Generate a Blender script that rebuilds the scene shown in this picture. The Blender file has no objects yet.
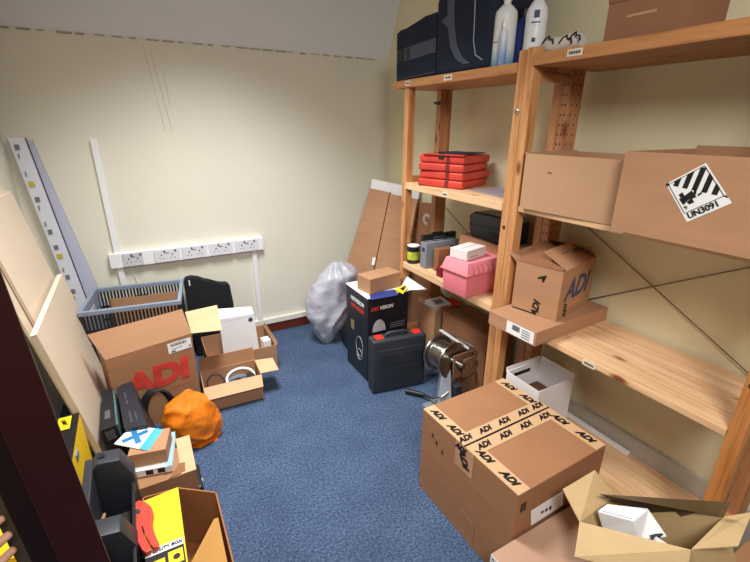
import bpy, bmesh, math, random
from math import sin, cos, radians, pi, sqrt
from mathutils import Vector, Matrix
random.seed(7)
COL = bpy.context.scene.collection
V = Vector
# ------------------------------------------------------------------ camera model
FPX, YAW, PITCH, ROLL, CH = 423.09, 0.50965, 0.35147, 0.006344, 1.65
_f = V((sin(YAW)*cos(PITCH), cos(YAW)*cos(PITCH), -sin(PITCH)))
_r0 = V((cos(YAW), -sin(YAW), 0)); _u0 = _r0.cross(_f)
_r = _r0*cos(ROLL)+_u0*sin(ROLL); _u = -_r0*sin(ROLL)+_u0*cos(ROLL)
CO = V((0, 0, CH))
def at(x, y, ax, v):
    """real-world point seen at photo pixel x,y lying in the plane axis=v (measuring aid)"""
    d = _r*((x-375)/FPX) - _u*((y-281)/FPX) + _f
    return CO + d*((v-CO[ax])/d[ax])
def X_(x, y, v): return at(x, y, 0, v)
def Y_(x, y, v): return at(x, y, 1, v)
def Z_(x, y, v): return at(x, y, 2, v)
# ------------------------------------------------------------------ materials
def lin(c):
    c = c/255
    return c/12.92 if c <= .04045 else ((c+.055)/1.055)**2.4
def rgb(c): return (lin(c[0]), lin(c[1]), lin(c[2]), 1)
_M = {}
def mat(name, col, rough=.6, metal=0, var=.12, scale=8, bump=0, bscale=200, stretch=None, alpha=1, trans=0, spec=.4):
    if name in _M: return _M[name]
    m = bpy.data.materials.new(name); m.use_nodes = True
    nt = m.node_tree; N = nt.nodes; L = nt.links; b = N['Principled BSDF']
    b.inputs['Roughness'].default_value = rough; b.inputs['Metallic'].default_value = metal
    b.inputs['Specular IOR Level'].default_value = spec
    tc = N.new('ShaderNodeTexCoord'); mp = N.new('ShaderNodeMapping'); L.new(tc.outputs['Object'], mp.inputs[0])
    if stretch: mp.inputs['Scale'].default_value = stretch
    nz = N.new('ShaderNodeTexNoise'); nz.inputs['Scale'].default_value = scale; nz.inputs['Detail'].default_value = 4
    L.new(mp.outputs[0], nz.inputs['Vector'])
    cr = N.new('ShaderNodeValToRGB'); e = cr.color_ramp.elements
    base = rgb(col)
    e[0].position = .3; e[1].position = .7
    e[0].color = tuple(c*(1-var) for c in base[:3])+(1,); e[1].color = tuple(min(1, c*(1+var)) for c in base[:3])+(1,)
    L.new(nz.outputs[0], cr.inputs[0]); L.new(cr.outputs[0], b.inputs['Base Color'])
    if bump:
        n2 = N.new('ShaderNodeTexNoise'); n2.inputs['Scale'].default_value = bscale; n2.inputs['Detail'].default_value = 3
        L.new(mp.outputs[0], n2.inputs['Vector'])
        bp = N.new('ShaderNodeBump'); bp.inputs['Strength'].default_value = bump; bp.inputs['Distance'].default_value = .004
        L.new(n2.outputs[0], bp.inputs['Height']); L.new(bp.outputs[0], b.inputs['Normal'])
    if alpha < 1: b.inputs['Alpha'].default_value = alpha
    if trans: b.inputs['Transmission Weight'].default_value = trans
    _M[name] = m; return m
def pine(axis, col=(208, 152, 98), dark=(164, 104, 58), name='pine'):
    key = f'{name}_{axis}'
    if key in _M: return _M[key]
    m = bpy.data.materials.new(key); m.use_nodes = True
    nt = m.node_tree; N = nt.nodes; L = nt.links; b = N['Principled BSDF']; b.inputs['Roughness'].default_value = .55
    tc = N.new('ShaderNodeTexCoord'); mp = N.new('ShaderNodeMapping')
    s = [1, 1, 1]; s['xyz'.index(axis)] = .07; mp.inputs['Scale'].default_value = s
    L.new(tc.outputs['Object'], mp.inputs[0])
    n1 = N.new('ShaderNodeTexNoise'); n1.inputs['Scale'].default_value = 38; n1.inputs['Detail'].default_value = 5; n1.inputs['Distortion'].default_value = .6
    L.new(mp.outputs[0], n1.inputs['Vector'])
    cr = N.new('ShaderNodeValToRGB'); e = cr.color_ramp.elements
    e[0].position = .3; e[1].position = .68; e[0].color = rgb(dark); e[1].color = rgb(col)
    mid = cr.color_ramp.elements.new(.45); mid.color = rgb(tuple((a*2+c)/3 for a, c in zip(col, dark)))
    L.new(n1.outputs[0], cr.inputs[0])
    mp2 = N.new('ShaderNodeMapping'); s2 = [1, 1, 1]; s2['xyz'.index(axis)] = .42; mp2.inputs['Scale'].default_value = s2
    L.new(tc.outputs['Object'], mp2.inputs[0])
    vo = N.new('ShaderNodeTexVoronoi'); vo.inputs['Scale'].default_value = 8.5; L.new(mp2.outputs[0], vo.inputs['Vector'])
    c2 = N.new('ShaderNodeValToRGB'); e2 = c2.color_ramp.elements
    e2[0].position = .07; e2[0].color = (0, 0, 0, 1); e2[1].position = .16; e2[1].color = (1, 1, 1, 1)
    L.new(vo.outputs['Distance'], c2.inputs[0])
    mx = N.new('ShaderNodeMix'); mx.data_type = 'RGBA'
    L.new(c2.outputs[0], mx.inputs['Factor']); mx.inputs[6].default_value = rgb((128, 66, 30)); L.new(cr.outputs[0], mx.inputs[7])
    L.new(mx.outputs[2], b.inputs['Base Color'])
    _M[key] = m; return m
def carpet_mat():
    m = bpy.data.materials.new('blue_carpet'); m.use_nodes = True
    nt = m.node_tree; N = nt.nodes; L = nt.links; b = N['Principled BSDF']; b.inputs['Roughness'].default_value = .95
    b.inputs['Specular IOR Level'].default_value = .1
    tc = N.new('ShaderNodeTexCoord')
    n1 = N.new('ShaderNodeTexNoise'); n1.inputs['Scale'].default_value = 95; n1.inputs['Detail'].default_value = 3; n1.inputs['Roughness'].default_value = .8
    n2 = N.new('ShaderNodeTexNoise'); n2.inputs['Scale'].default_value = 5
    for n in (n1, n2): L.new(tc.outputs['Object'], n.inputs['Vector'])
    cr = N.new('ShaderNodeValToRGB'); e = cr.color_ramp.elements
    e[0].position = .36; e[0].color = rgb((44, 60, 84)); e[1].position = .66; e[1].color = rgb((100, 118, 148))
    L.new(n1.outputs[0], cr.inputs[0])
    c2 = N.new('ShaderNodeValToRGB'); e = c2.color_ramp.elements; e[0].color = (.72, .74, .78, 1); e[1].color = (1, 1, 1, 1); e[0].position = .35; e[1].position = .65
    L.new(n2.outputs[0], c2.inputs[0])
    mx = N.new('ShaderNodeMix'); mx.data_type = 'RGBA'; mx.blend_type = 'MULTIPLY'; mx.inputs[0].default_value = .7
    L.new(cr.outputs[0], mx.inputs[6]); L.new(c2.outputs[0], mx.inputs[7]); L.new(mx.outputs[2], b.inputs['Base Color'])
    bp = N.new('ShaderNodeBump'); bp.inputs['Strength'].default_value = .8; bp.inputs['Distance'].default_value = .006
    L.new(n1.outputs[0], bp.inputs['Height']); L.new(bp.outputs[0], b.inputs['Normal'])
    return m
KRAFT = mat('kraft_card', (176, 132, 98), .8, var=.07, scale=3, bump=.15, bscale=60, stretch=(1, 1, 6))
KRAFT2 = mat('kraft_card_brown', (158, 114, 80), .8, var=.08, scale=3, bump=.15, bscale=60, stretch=(1, 1, 6))
KRAFT3 = mat('kraft_card_pale', (208, 172, 132), .8, var=.06, scale=3, bump=.1, bscale=60, stretch=(1, 6, 1))
KIN = mat('kraft_card_inside', (166, 128, 88), .85, var=.08, scale=4)
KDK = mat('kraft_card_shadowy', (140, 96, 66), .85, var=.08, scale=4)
TAPE = mat('printed_tape', (204, 168, 128), .35, var=.04, scale=9)
INK = mat('black_ink', (24, 20, 20), .5, var=.02)
INKSOFT = mat('faded_ink', (66, 52, 44), .6, var=.02)
REDINK = mat('red_ink', (214, 62, 46), .6, var=.06)
BLUEINK = mat('navy_ink', (60, 72, 104), .6, var=.06)
WHITE = mat('white_paper', (238, 238, 238), .6, var=.02)
WPLAST = mat('white_plastic', (240, 240, 242), .4, var=.01)
BLACK = mat('black_plastic', (30, 31, 34), .4, var=.1, bump=.1, bscale=150)
BLACK2 = mat('charcoal_plastic', (50, 53, 60), .45, var=.08, bump=.1, bscale=150)
DARK = mat('deep_black', (12, 12, 14), .6, var=.1)
NAVY = mat('navy_nylon', (24, 32, 52), .85, var=.15, bump=.3, bscale=300)
WEB = mat('grey_webbing', (78, 84, 96), .8, var=.1, bump=.3, bscale=300)
RED = mat('red_plastic', (206, 50, 40), .4, var=.05)
YEL = mat('yellow_card', (250, 208, 30), .5, var=.03)
STEEL = mat('brushed_steel', (182, 180, 174), .28, metal=1, var=.15, scale=20)
COPPER = mat('stained_steel', (150, 112, 88), .35, metal=.35, var=.2, scale=12)
GALV = mat('galvanised_grey', (150, 158, 168), .45, metal=.4, var=.1)
# ------------------------------------------------------------------ mesh builder
class MB:
    def __init__(s): s.bm = bmesh.new()
    def hexa(s, p):      # p: 8 pts, bottom 4 ccw then top 4 ccw
        v = [s.bm.verts.new(V(q)) for q in p]
        for f in ((3, 2, 1, 0), (4, 5, 6, 7), (0, 1, 5, 4), (1, 2, 6, 5), (2, 3, 7, 6), (3, 0, 4, 7)):
            s.bm.faces.new([v[i] for i in f])
        return s
    def box(s, a, b, M=None):
        x0, y0, z0 = a; x1, y1, z1 = b
        p = [V(q) for q in ((x0, y0, z0), (x1, y0, z0), (x1, y1, z0), (x0, y1, z0), (x0, y0, z1), (x1, y0, z1), (x1, y1, z1), (x0, y1, z1))]
        if M: p = [M @ q for q in p]
        return s.hexa(p)
    def slab(s, q, th):  # quad of 4 pts, thickened away from its normal
        q = [V(a) for a in q]; n = (q[1]-q[0]).cross(q[3]-q[0]).normalized()
        return s.hexa([a-n*th for a in q]+q)
    def prism(s, poly, d, M=None):   # poly: 3d pts planar; d vector
        d = V(d); a = [V(q) for q in poly]; b = [q+d for q in a]
        if M: a = [M @ q for q in a]; b = [M @ q for q in b]
        va = [s.bm.verts.new(q) for q in a]; vb = [s.bm.verts.new(q) for q in b]; n = len(a)
        s.bm.faces.new(va[::-1]); s.bm.faces.new(vb)
        for i in range(n): s.bm.faces.new((va[i], va[(i+1) % n], vb[(i+1) % n], vb[i]))
        return s
    def tube(s, pts, r, seg=10, cap=True):
        pts = [V(p) for p in pts]; rr = r if isinstance(r, (list, tuple)) else [r]*len(pts)
        rings = []; up = None
        for i, p in enumerate(pts):
            d = (pts[min(i+1, len(pts)-1)]-pts[max(i-1, 0)])
            if d.length < 1e-9: d = V((0, 0, 1))
            d.normalize()
            if up is None:
                up = V((0, 0, 1)) if abs(d.z) < .9 else V((1, 0, 0))
            a = d.cross(up)
            if a.length < 1e-4: a = d.cross(V((.3, 1, .2)))
            a.normalize(); b = a.cross(d).normalized(); up = b
            rings.append([s.bm.verts.new(p+(a*cos(2*pi*k/seg)+b*sin(2*pi*k/seg))*rr[i]) for k in range(seg)])
        for A, B in zip(rings, rings[1:]):
            for k in range(seg): s.bm.faces.new((A[k], A[(k+1) % seg], B[(k+1) % seg], B[k]))
        if cap:
            s.bm.faces.new(rings[0][::-1]); s.bm.faces.new(rings[-1])
        return s
    def lathe(s, prof, c=(0, 0, 0), ax=(0, 0, 1), seg=28, cap=True):   # prof: (r, h)
        c = V(c); ax = V(ax).normalized(); a = ax.orthogonal().normalized(); b = ax.cross(a)
        rings = [[s.bm.verts.new(c+ax*h+(a*cos(2*pi*k/seg)+b*sin(2*pi*k/seg))*max(r, 1e-4)) for k in range(seg)] for r, h in prof]
        for A, B in zip(rings, rings[1:]):
            for k in range(seg): s.bm.faces.new((A[k], A[(k+1) % seg], B[(k+1) % seg], B[k]))
        if cap: s.bm.faces.new(rings[0][::-1]); s.bm.faces.new(rings[-1])
        return s
    def build(s, name, m, parent=None, world=False, bevel=0, smooth=False, seg=2, subdiv=0):
        bm = s.bm
        if bevel:
            bmesh.ops.bevel(bm, geom=[e for e in bm.edges], offset=bevel, segments=seg, profile=.6, affect='EDGES', clamp_overlap=True)
        bmesh.ops.recalc_face_normals(bm, faces=bm.faces[:])
        if world and parent is not None:
            M = Matrix.Translation(parent.location) @ Matrix.Rotation(parent.rotation_euler.z, 4, 'Z')
            bmesh.ops.transform(bm, matrix=M.inverted(), verts=bm.verts[:])
        me = bpy.data.meshes.new(name); bm.to_mesh(me); bm.free()
        me.materials.append(m)
        if smooth:
            for p in me.polygons: p.use_smooth = True
            try: me.set_sharp_from_angle(angle=radians(40))
            except Exception: pass
        o = bpy.data.objects.new(name, me); COL.objects.link(o)
        if parent is not None: o.parent = parent
        if subdiv:
            md = o.modifiers.new('sub', 'SUBSURF'); md.levels = md.render_levels = subdiv
            for p in me.polygons: p.use_smooth = True
        return o
def tag(o, label, cat, group=None, kind=None):
    if label: o['label'] = label
    if cat: o['category'] = cat
    if group: o['group'] = group
    if kind: o['kind'] = kind
    return o
def thing(name, label, cat, loc=(0, 0, 0), rot=0, group=None):
    o = bpy.data.objects.new(name, None); COL.objects.link(o); o.empty_display_size = .05
    o.location = loc; o.rotation_euler = (0, 0, radians(rot)); return tag(o, label, cat, group)
def struct(name, mb, m, **k):
    o = mb.build(name, m, **k); o['kind'] = 'structure'; return o
def text(s, size, org, u, v, m, parent=None, name='lettering', world=False, shear=0, weight=0, depth=.0006, sx=1, center=True, space=1.0):
    cu = bpy.data.curves.new('t', 'FONT'); cu.body = s; cu.size = size; cu.shear = shear; cu.offset = weight; cu.extrude = depth
    cu.align_x = 'CENTER' if center else 'LEFT'; cu.align_y = 'CENTER'; cu.resolution_u = 3; cu.space_character = space
    ob = bpy.data.objects.new('t', cu); COL.objects.link(ob)
    dg = bpy.context.evaluated_depsgraph_get(); dg.update()
    me = bpy.data.meshes.new_from_object(ob.evaluated_get(dg)); bpy.data.objects.remove(ob)
    u = V(u).normalized(); v = V(v); v = (v-u*v.dot(u)).normalized(); n = u.cross(v)
    M = Matrix((( u.x*sx, v.x, n.x, org[0]), (u.y*sx, v.y, n.y, org[1]), (u.z*sx, v.z, n.z, org[2]), (0, 0, 0, 1)))
    M = Matrix.Translation(n*.0012) @ M
    if world and parent is not None:
        P = Matrix.Translation(parent.location) @ Matrix.Rotation(parent.rotation_euler.z, 4, 'Z'); M = P.inverted() @ M
    me.transform(M); me.materials.clear(); me.materials.append(m); me.name = name
    o = bpy.data.objects.new(name, me); COL.objects.link(o)
    if parent is not None: o.parent = parent
    return o
def flap(mb, side, L, W, H, ang, ln, th=.004, lo=0, hi=1):
    a = radians(ang); c, s_ = cos(a)*ln, sin(a)*ln
    if side == 'y-': h = [V((L*lo, 0, H)), V((L*hi, 0, H))]; d = V((0, -c, s_))
    if side == 'y+': h = [V((L*hi, W, H)), V((L*lo, W, H))]; d = V((0, c, s_))
    if side == 'x-': h = [V((0, W*hi, H)), V((0, W*lo, H))]; d = V((-c, 0, s_))
    if side == 'x+': h = [V((L, W*lo, H)), V((L, W*hi, H))]; d = V((c, 0, s_))
    e = (h[1]-h[0]).normalized()*.004
    mb.slab([h[0], h[0]+d+e, h[1]+d-e, h[1]], th)
def carton(label, loc, rot, L, W, H, m=KRAFT, is_open=False, flaps=(), cat='box', name='cardboard_box', group=None, inside=KIN, seam=None):
    r = thing(name, label, cat, loc, rot, group)
    if is_open:
        t = .005; mb = MB()
        mb.box((0, 0, 0), (L, W, t)); mb.box((0, 0, t), (t, W, H)); mb.box((L-t, 0, t), (L, W, H))
        mb.box((t, 0, t), (L-t, t, H)); mb.box((t, W-t, t), (L-t, W, H))
        mb.build('box_body', m, r)
        for f in flaps:
            fm = MB(); flap(fm, f[0], L, W, H, f[1], f[2], lo=f[4] if len(f) > 4 else 0, hi=f[5] if len(f) > 5 else 1)
            fm.build('flap', f[3] if len(f) > 3 and f[3] else m, r)
    else:
        MB().box((0, 0, 0), (L, W, H)).build('box_body', m, r, bevel=.003)
        if seam == 'x': MB().box((.004, W/2-.001, H-.001), (L-.004, W/2+.001, H+.0006)).build('lid_seam', DARK, r)
        if seam == 'y': MB().box((L/2-.001, .004, H-.001), (L/2+.001, W-.004, H+.0006)).build('lid_seam', DARK, r)
    return r
# ------------------------------------------------------------------ room
XL, XR, YB, YF, ZC = -.62, 1.93, 3.26, -1.3, 2.75
WALL = mat('cream_wall_paint', (228, 224, 208), .7, var=.03, scale=1.5, bump=.08, bscale=120)
CEIL = mat('ceiling_paint', (228, 230, 232), .85, var=.02, scale=2, bump=.05)
struct('floor', MB().box((XL-.1, YF-.1, -.08), (XR+.1, YB+.1, 0)), carpet_mat())
struct('wall_back', MB().box((XL-.1, YB, 0), (XR+.1, YB+.1, 2.16)), WALL)
struct('wall_right', MB().box((XR, YF, 0), (XR+.1, YB, ZC+.05)), mat('cream_wall_side', (228, 219, 184), .7, var=.03, scale=1.5, bump=.08, bscale=120))
struct('wall_left', MB().box((XL-.1, YF, 0), (XL, YB, ZC+.05)), WALL)
struct('wall_front', MB().box((XL-.1, YF-.1, 0), (XR+.1, YF, ZC+.05)), WALL)
cm = MB(); yk = YB-(ZC-2.145)/2.35
cm.hexa([(XL, YB, 2.145), (XR, YB, 2.145), (XR, YB+.1, 2.16), (XL, YB+.1, 2.16), (XL, yk, ZC), (XR, yk, ZC), (XR, yk+.1, ZC+.03), (XL, yk+.1, ZC+.03)])
cm.box((XL, YF, ZC), (XR, yk+.05, ZC+.05)); struct('ceiling', cm, CEIL)
BROWN = mat('mahogany_gloss', (98, 42, 24), .35, var=.15, scale=6, stretch=(.3, 1, 1))
struct('baseboard_back', MB().box((XL, YB-.02, 0), (XR, YB, .085)), BROWN, bevel=.002)
struct('trim_1', MB().box((XL, YB-.03, .085), (XR, YB, .128)), mat('cream_trunking', (232, 228, 214), .45, var=.02), bevel=.002)
struct('baseboard_right', MB().box((XR-.022, YF, 0), (XR, YB-.035, .235)), mat('grey_skirting', (188, 184, 172), .5, var=.04), bevel=.003)
# thin paint drip lines on the back wall
dr = MB()
for a, b in (((172, 130), (150, 50)), ((165, 130), (143, 45)), ((170, 105), (163, 70))):
    p, q = Y_(*a, YB-.001), Y_(*b, YB-.001)
    if q.z > 2.13: q.z = 2.13
    dr.tube([p, (p+q)/2, q], .0014, 6)
struct('trim_2', dr, mat('wall_drip', (196, 188, 156), .6))
# rough joint at the ceiling edge
jt = MB(); random.seed(3)
for i in range(26):
    x = XL+.1+i*.09; jt.box((x, YB-.006, 2.132+random.random()*.006), (x+.03+random.random()*.05, YB, 2.142))
struct('trim_3', jt, mat('ceiling_joint', (168, 156, 132), .8))
# socket trunking
WP = mat('socket_white', (238, 238, 240), .4, var=.01)
tr = thing('socket_trunking', 'long white wall trunking carrying the row of double sockets', 'trunking', (-.24, YB-.002, .735))
MB().box((-.235, YB-.04, .733), (.80, YB-.002, .835)).build('trunking_body', WP, tr, world=True, bevel=.004)
SOCK = mat('socket_face', (222, 222, 226), .35, var=.01)
for i, (x0, x1) in enumerate(((-.155, -.035), (.035, .195), (.215, .375), (.40, .56), (.585, .755))):
    MB().box((x0, YB-.052, .738), (x1, YB-.0395, .83)).build('double_socket' if i else 'data_socket', SOCK if i else mat('socket_grey', (196, 196, 200), .4), tr, world=True, bevel=.003)
    h = MB()
    for c in ((x0*.72+x1*.28), (x0*.28+x1*.72)):
        h.box((c-.004, YB-.0535, .785), (c+.004, YB-.051, .797)); h.box((c-.016, YB-.0535, .765), (c-.009, YB-.051, .770)); h.box((c+.009, YB-.0535, .765), (c+.016, YB-.051, .770))
        h.box((c-.006+.02, YB-.0545, .808), (c+.006+.02, YB-.051, .822))
    h.box(((x0+x1)/2-.012, YB-.0535, .80), ((x0+x1)/2+.012, YB-.051, .806))
    h.build('pin_holes', mat('socket_holes', (92, 88, 92), .5), tr, world=True)
tag(MB().box((-.20, YB-.022, .0), (-.162, YB-.001, 1.565)).build('cable_conduit', WP, bevel=.003), 'tall white vertical cable conduit rising above the left end of the socket trunking', 'conduit')
tag(MB().box((.71, YB-.024, .13), (.745, YB-.001, .733)).build('cable_conduit', WP, bevel=.003), 'short white cable conduit dropping from the right end of the socket trunking', 'conduit')
tag(MB().tube([(-.11, YB-.008, .735), (-.105, YB-.008, .66), (-.09, YB-.008, .5), (-.09, YB-.03, .2), (-.09, YB-.03, .004)], .004, 8).build('cable', WP, smooth=True), 'thin white cable hanging down the wall below the sockets, behind the crate', 'cable')
# ------------------------------------------------------------------ door post at the entrance
dp = thing('door_1', None, None, (-.2849, .80, 0), 14); dp['kind'] = 'structure'; dp.rotation_mode = 'XYZ'; dp.rotation_euler = (0, radians(-2.4), radians(14)); dp.location = (-.2849+.044, .80-.014, 0)
DOORM = mat('dark_mahogany', (46, 16, 16), .32, var=.12, scale=5, stretch=(1, 1, .15))
MB().box((.034, 0, 0), (.105, .05, 2.1)).build('door_lining', DOORM, dp, bevel=.002)
MB().box((0, .014, 0), (.035, .05, 2.1)).build('door_stop', mat('dark_mahogany_edge', (26, 10, 10), .4, var=.1), dp, bevel=.002)
MB().box((-.018, .02, 0), (.001, .05, 2.1)).build('draught_strip', mat('brown_strip', (66, 56, 42), .6), dp)
# ------------------------------------------------------------------ shelving
def peg_mat():
    m = pine('z', (196, 142, 98), (152, 98, 60), 'pine_peg'); nt = m.node_tree; N = nt.nodes; L = nt.links; b = N['Principled BSDF']
    src = b.inputs['Base Color'].links[0].from_socket
    tc = N.new('ShaderNodeTexCoord'); sp = N.new('ShaderNodeSeparateXYZ'); L.new(tc.outputs['Object'], sp.inputs[0])
    def mth(op, a, c=None, v=None):
        n = N.new('ShaderNodeMath'); n.operation = op; L.new(a, n.inputs[0])
        if c is not None: L.new(c, n.inputs[1])
        if v is not None: n.inputs[1].default_value = v
        return n.outputs[0]
    zf = mth('MULTIPLY', mth('ABSOLUTE', mth('SUBTRACT', mth('FRACT', mth('DIVIDE', sp.outputs[2], v=.042)), v=.5)), v=.042)
    z2 = mth('POWER', zf, v=2)
    best = None
    for ax, c in ((0, .265), (0, .30), (1, 1.012), (1, 1.030)):
        d = mth('ADD', mth('POWER', mth('ABSOLUTE', mth('SUBTRACT', sp.outputs[ax], v=c)), v=2), z2)
        best = d if best is None else mth('MINIMUM', best, d)
    hole = mth('LESS_THAN', best, v=.0048**2)
    mx = N.new('ShaderNodeMix'); mx.data_type = 'RGBA'; L.new(hole, mx.inputs[0]); L.new(src, mx.inputs[6]); mx.inputs[7].default_value = rgb((84, 44, 26))
    L.new(mx.outputs[2], b.inputs['Base Color']); return m
PEG = peg_mat()
def shelf_unit(label, x0, x1, y0, y1, shelves, posts_h, name='shelving_unit', braces=(), stickers=(), rails=(.28,)):
    r = thing(name, label, 'shelving', (x0, y0, 0)); pw = .043
    for j, ya in enumerate((y0, y1-pw)):
        MB().box((x0, ya, 0), (x0+.05, ya+pw, posts_h[j])).build('post', pine('z', (206, 138, 76), (160, 94, 44), 'pine_orange') if (j == 0 and y0 < 1) else pine('z'), r, world=True, bevel=.003)
        MB().box((x1-.09, ya, 0), (x1, ya+pw, posts_h[j])).build('post', (PEG if (j and y0 < 1) else pine('z', (190, 136, 92), (148, 94, 58), 'pine_back')), r, world=True, bevel=.003)
        for z in rails:
            MB().box((x0+.05, ya+.01, z-.02), (x1-.09, ya+pw-.01, z+.02)).build('cross_rail', pine('x'), r, world=True)
    for (z, ya, yb, xa, xb, th) in shelves:
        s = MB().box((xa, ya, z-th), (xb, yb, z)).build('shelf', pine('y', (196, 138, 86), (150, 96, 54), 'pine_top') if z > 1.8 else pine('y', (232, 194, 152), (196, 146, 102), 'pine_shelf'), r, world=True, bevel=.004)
        g = MB(); n = 3
        for k in range(1, n+1):
            x = xa+(xb-xa)*k/(n+1); g.box((x-.0008, ya+.003, z-.001), (x+.0008, yb-.003, z+.0004))
        g.build('plank_groove', mat('groove', (150, 96, 52), .7), s, world=False)
        g2 = bpy.data.objects[-1] if False else None
        # grooves were built in world space; shift under the shelf's parent frame
        ob = s.children[0]; ob.data.transform(Matrix.Translation(-V(r.location)))
        for (sz, yy, sl) in stickers:
            if abs(sz-z) < 1e-6:
                k = MB().box((xa-.0012, yy, z-.032), (xa+.0002, yy+sl, z-.008)).build('label_sticker', mat('sticker_cream', (224, 214, 198), .6), r, world=True)
                mk = MB()
                for q in range(7): mk.box((xa-.002, yy+sl*.12+q*sl*.11, z-.025), (xa-.001, yy+sl*.12+q*sl*.11+sl*.07, z-.015))
                m_ = mk.build('label_marks', INKSOFT, k, world=False); m_.data.transform(Matrix.Translation(-V(r.location)))
    for (a, b) in braces:
        MB().tube([a, b], .0028, 8).build('brace_rod', mat('grey_rod', (120, 112, 98), .5, metal=.6), r, world=True, smooth=True)
    return r
su_far = shelf_unit('pine shelving unit at the far end, holding navy bags, red bags and the pink toolbox', 1.50, 1.83, 1.41, 2.335,
    [(1.905, 1.453, 2.45, 1.49, 1.86, .042), (1.315, 1.453, 2.292, 1.495, 1.86, .04), (.79, 1.453, 2.292, 1.495, 1.86, .042)], (1.95, 1.862), braces=[((1.862, 2.33, 1.12), (1.862, 1.46, .67)), ((1.866, 2.33, .60), (1.866, 1.46, 1.08))],
    stickers=[(1.905, 1.88, .065), (1.315, 1.86, .05), (1.905, 2.26, .05)], rails=(.28, 1.33))
su_near = shelf_unit('pine shelving unit nearest the camera, holding kraft cartons with one bare shelf', 1.50, 1.83, .366, 1.408,
    [(1.928, .35, 1.365, 1.49, 1.90, .045), (1.31, .41, 1.364, 1.505, 1.90, .024), (.762, .41, 1.364, 1.497, 1.905, .028), (.15, .41, 1.364, 1.497, 1.905, .03)], (1.955, 1.955),
    braces=[((1.912, 1.40, 1.253), (1.912, .40, .715)), ((1.918, 1.40, .715), (1.918, .40, 1.30))], stickers=[(1.928, 1.14, .065), (.762, .86, .055)], rails=(.28, 1.85))
MB().tube([(1.735, 2.30, 1.78), (1.70, 2.30, 1.785), (1.69, 2.23, 1.785)], .006, 8).build('brace_bracket', DARK, su_far, world=True)
kn = MB()
for (z, s_) in ((.93, .010), (1.62, .007)): kn.lathe([(s_, 0), (s_*.7, .0012)], (1.50, .389, z), (-1, 0, 0), 14)
kn.lathe([(.011, 0), (.008, .0012)], (1.4998, 1.43, 1.20), (-1, 0, 0), 14)
kn.lathe([(.006, 0), (.004, .0012)], (1.4998, 1.39, .80), (-1, 0, 0), 14)
kn.build('timber_knots', mat('knot_dark', (92, 44, 20), .7), su_near, world=True)
MB().lathe([(.012, 0), (.012, .003), (.007, .005)], (1.4998, 1.428, 1.71), (-1, 0, 0), 16).build('bolt_head', STEEL, su_far, world=True)
# white offcut on bottom shelf
tag(MB().box((1.872, .83, .1505), (1.892, 1.34, .17)).build('trunking_offcut', WP, bevel=.002), 'white trunking offcut lying at the back of the lowest shelf', 'trunking')
# ------------------------------------------------------------------ big taped ADI carton
def adi(r, size, org, u, v, m=INK, **k): return text('ADI', size, org, u, v, m, r, 'tape_print', shear=.35, weight=size*.05, **k)
L, W, H = .503, .556, .449
r = carton('large closed kraft carton on the floor with printed tape in an H across its top', (.985, .733, 0), 1.2, L, W, H, mat('kraft_card_heavy', (158, 112, 78), .8, var=.07, scale=3, bump=.15, bscale=60, stretch=(1, 1, 6)))
for bx in (.0, L-.062):
    t = MB().box((bx+.001, .002, H), (bx+.061, W-.002, H+.0008)).build('packing_tape', TAPE, r)
    for yy in (.075, .20, .375, .49):
        adi(t, .042, (bx+.031, yy, H+.0008), (0, -1, 0), (1, 0, 0))
for k, (y0, w_) in enumerate(((W/2+.004, .056), (W/2-.062, .056))):
    t = MB().box((.0, y0, H+.001), (L, y0+w_, H+.0018)).build('packing_tape', TAPE, r)
    for xx in ((.03, .14, .25, .37, .46) if k == 0 else (.07, .19, .31, .43)):
        adi(t, .038, (xx, y0+w_/2, H+.0018), (1, 0, 0), (0, 1, 0))
MB().box((0, W/2-.0035, H+.0005), (L, W/2+.0035, H+.0026)).build('lid_seam', DARK, r)
MB().box((.06, .06, H-.001), (.061, .5, H+.0004)).build('lid_crease', KDK, r)
t = MB().box((-.0012, W/2-.055, H-.12), (-.0004, W/2+.05, H)).build('packing_tape', mat('tape_on_side', (196, 150, 112), .3), r)
adi(t, .05, (-.0012, W/2, H-.055), (0, -.5, -1), (0, -1, .5)); adi(t, .035, (-.0012, W/2+.02, H-.02), (0, -1, 0), (0, 0, 1))
mk = MB()
for (y, z) in ((.47, .35), (.44, .33), (.40, .31)): mk.box((-.001, y, z), (0, y+.012, z+.02))
mk.build('side_print', INKSOFT, r)
t = MB().box((-.001, .18, .0), (-.0002, .27, .13)).build('tape_patch', KRAFT2, r)
lb = MB().slab([Y_(531, 526, .7318), Y_(563, 505, .7318), Y_(563, 491, .7318), Y_(531, 511, .7318)], .0008).build('shipping_label', WHITE, r, world=True)
mk = MB(); c0 = Y_(545, 510, .731)
for i in range(3): mk.box((c0.x+i*.022-.02, .7302, c0.z-.008-i*.003), (c0.x+i*.022-.008, .7312, c0.z+.003))
mk.build('label_marks', INK, lb, world=False).data.transform((Matrix.Translation(r.location) @ Matrix.Rotation(r.rotation_euler.z, 4, 'Z')).inverted())
MB().box((.02, -.001, H-.09), (.05, 0, H-.05)).build('side_print', INKSOFT, r)
# lower pale carton by it
r = carton('low pale brown carton on the floor tucked against the near side of the taped carton', (.875, .235, 0), 0, .58, .49, .25, mat('kraft_pale_pink', (178, 142, 118), .8, var=.05, scale=3), seam='x')
MB().box((-.0012, .44, .19), (0, .488, .25)).build('corner_tape', WHITE, r)
mk = MB()
for i in range(3): mk.box((-.0022, .447+i*.013, .235), (-.001, .452+i*.013, .243))
mk.build('side_print', INKSOFT, r)
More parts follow.
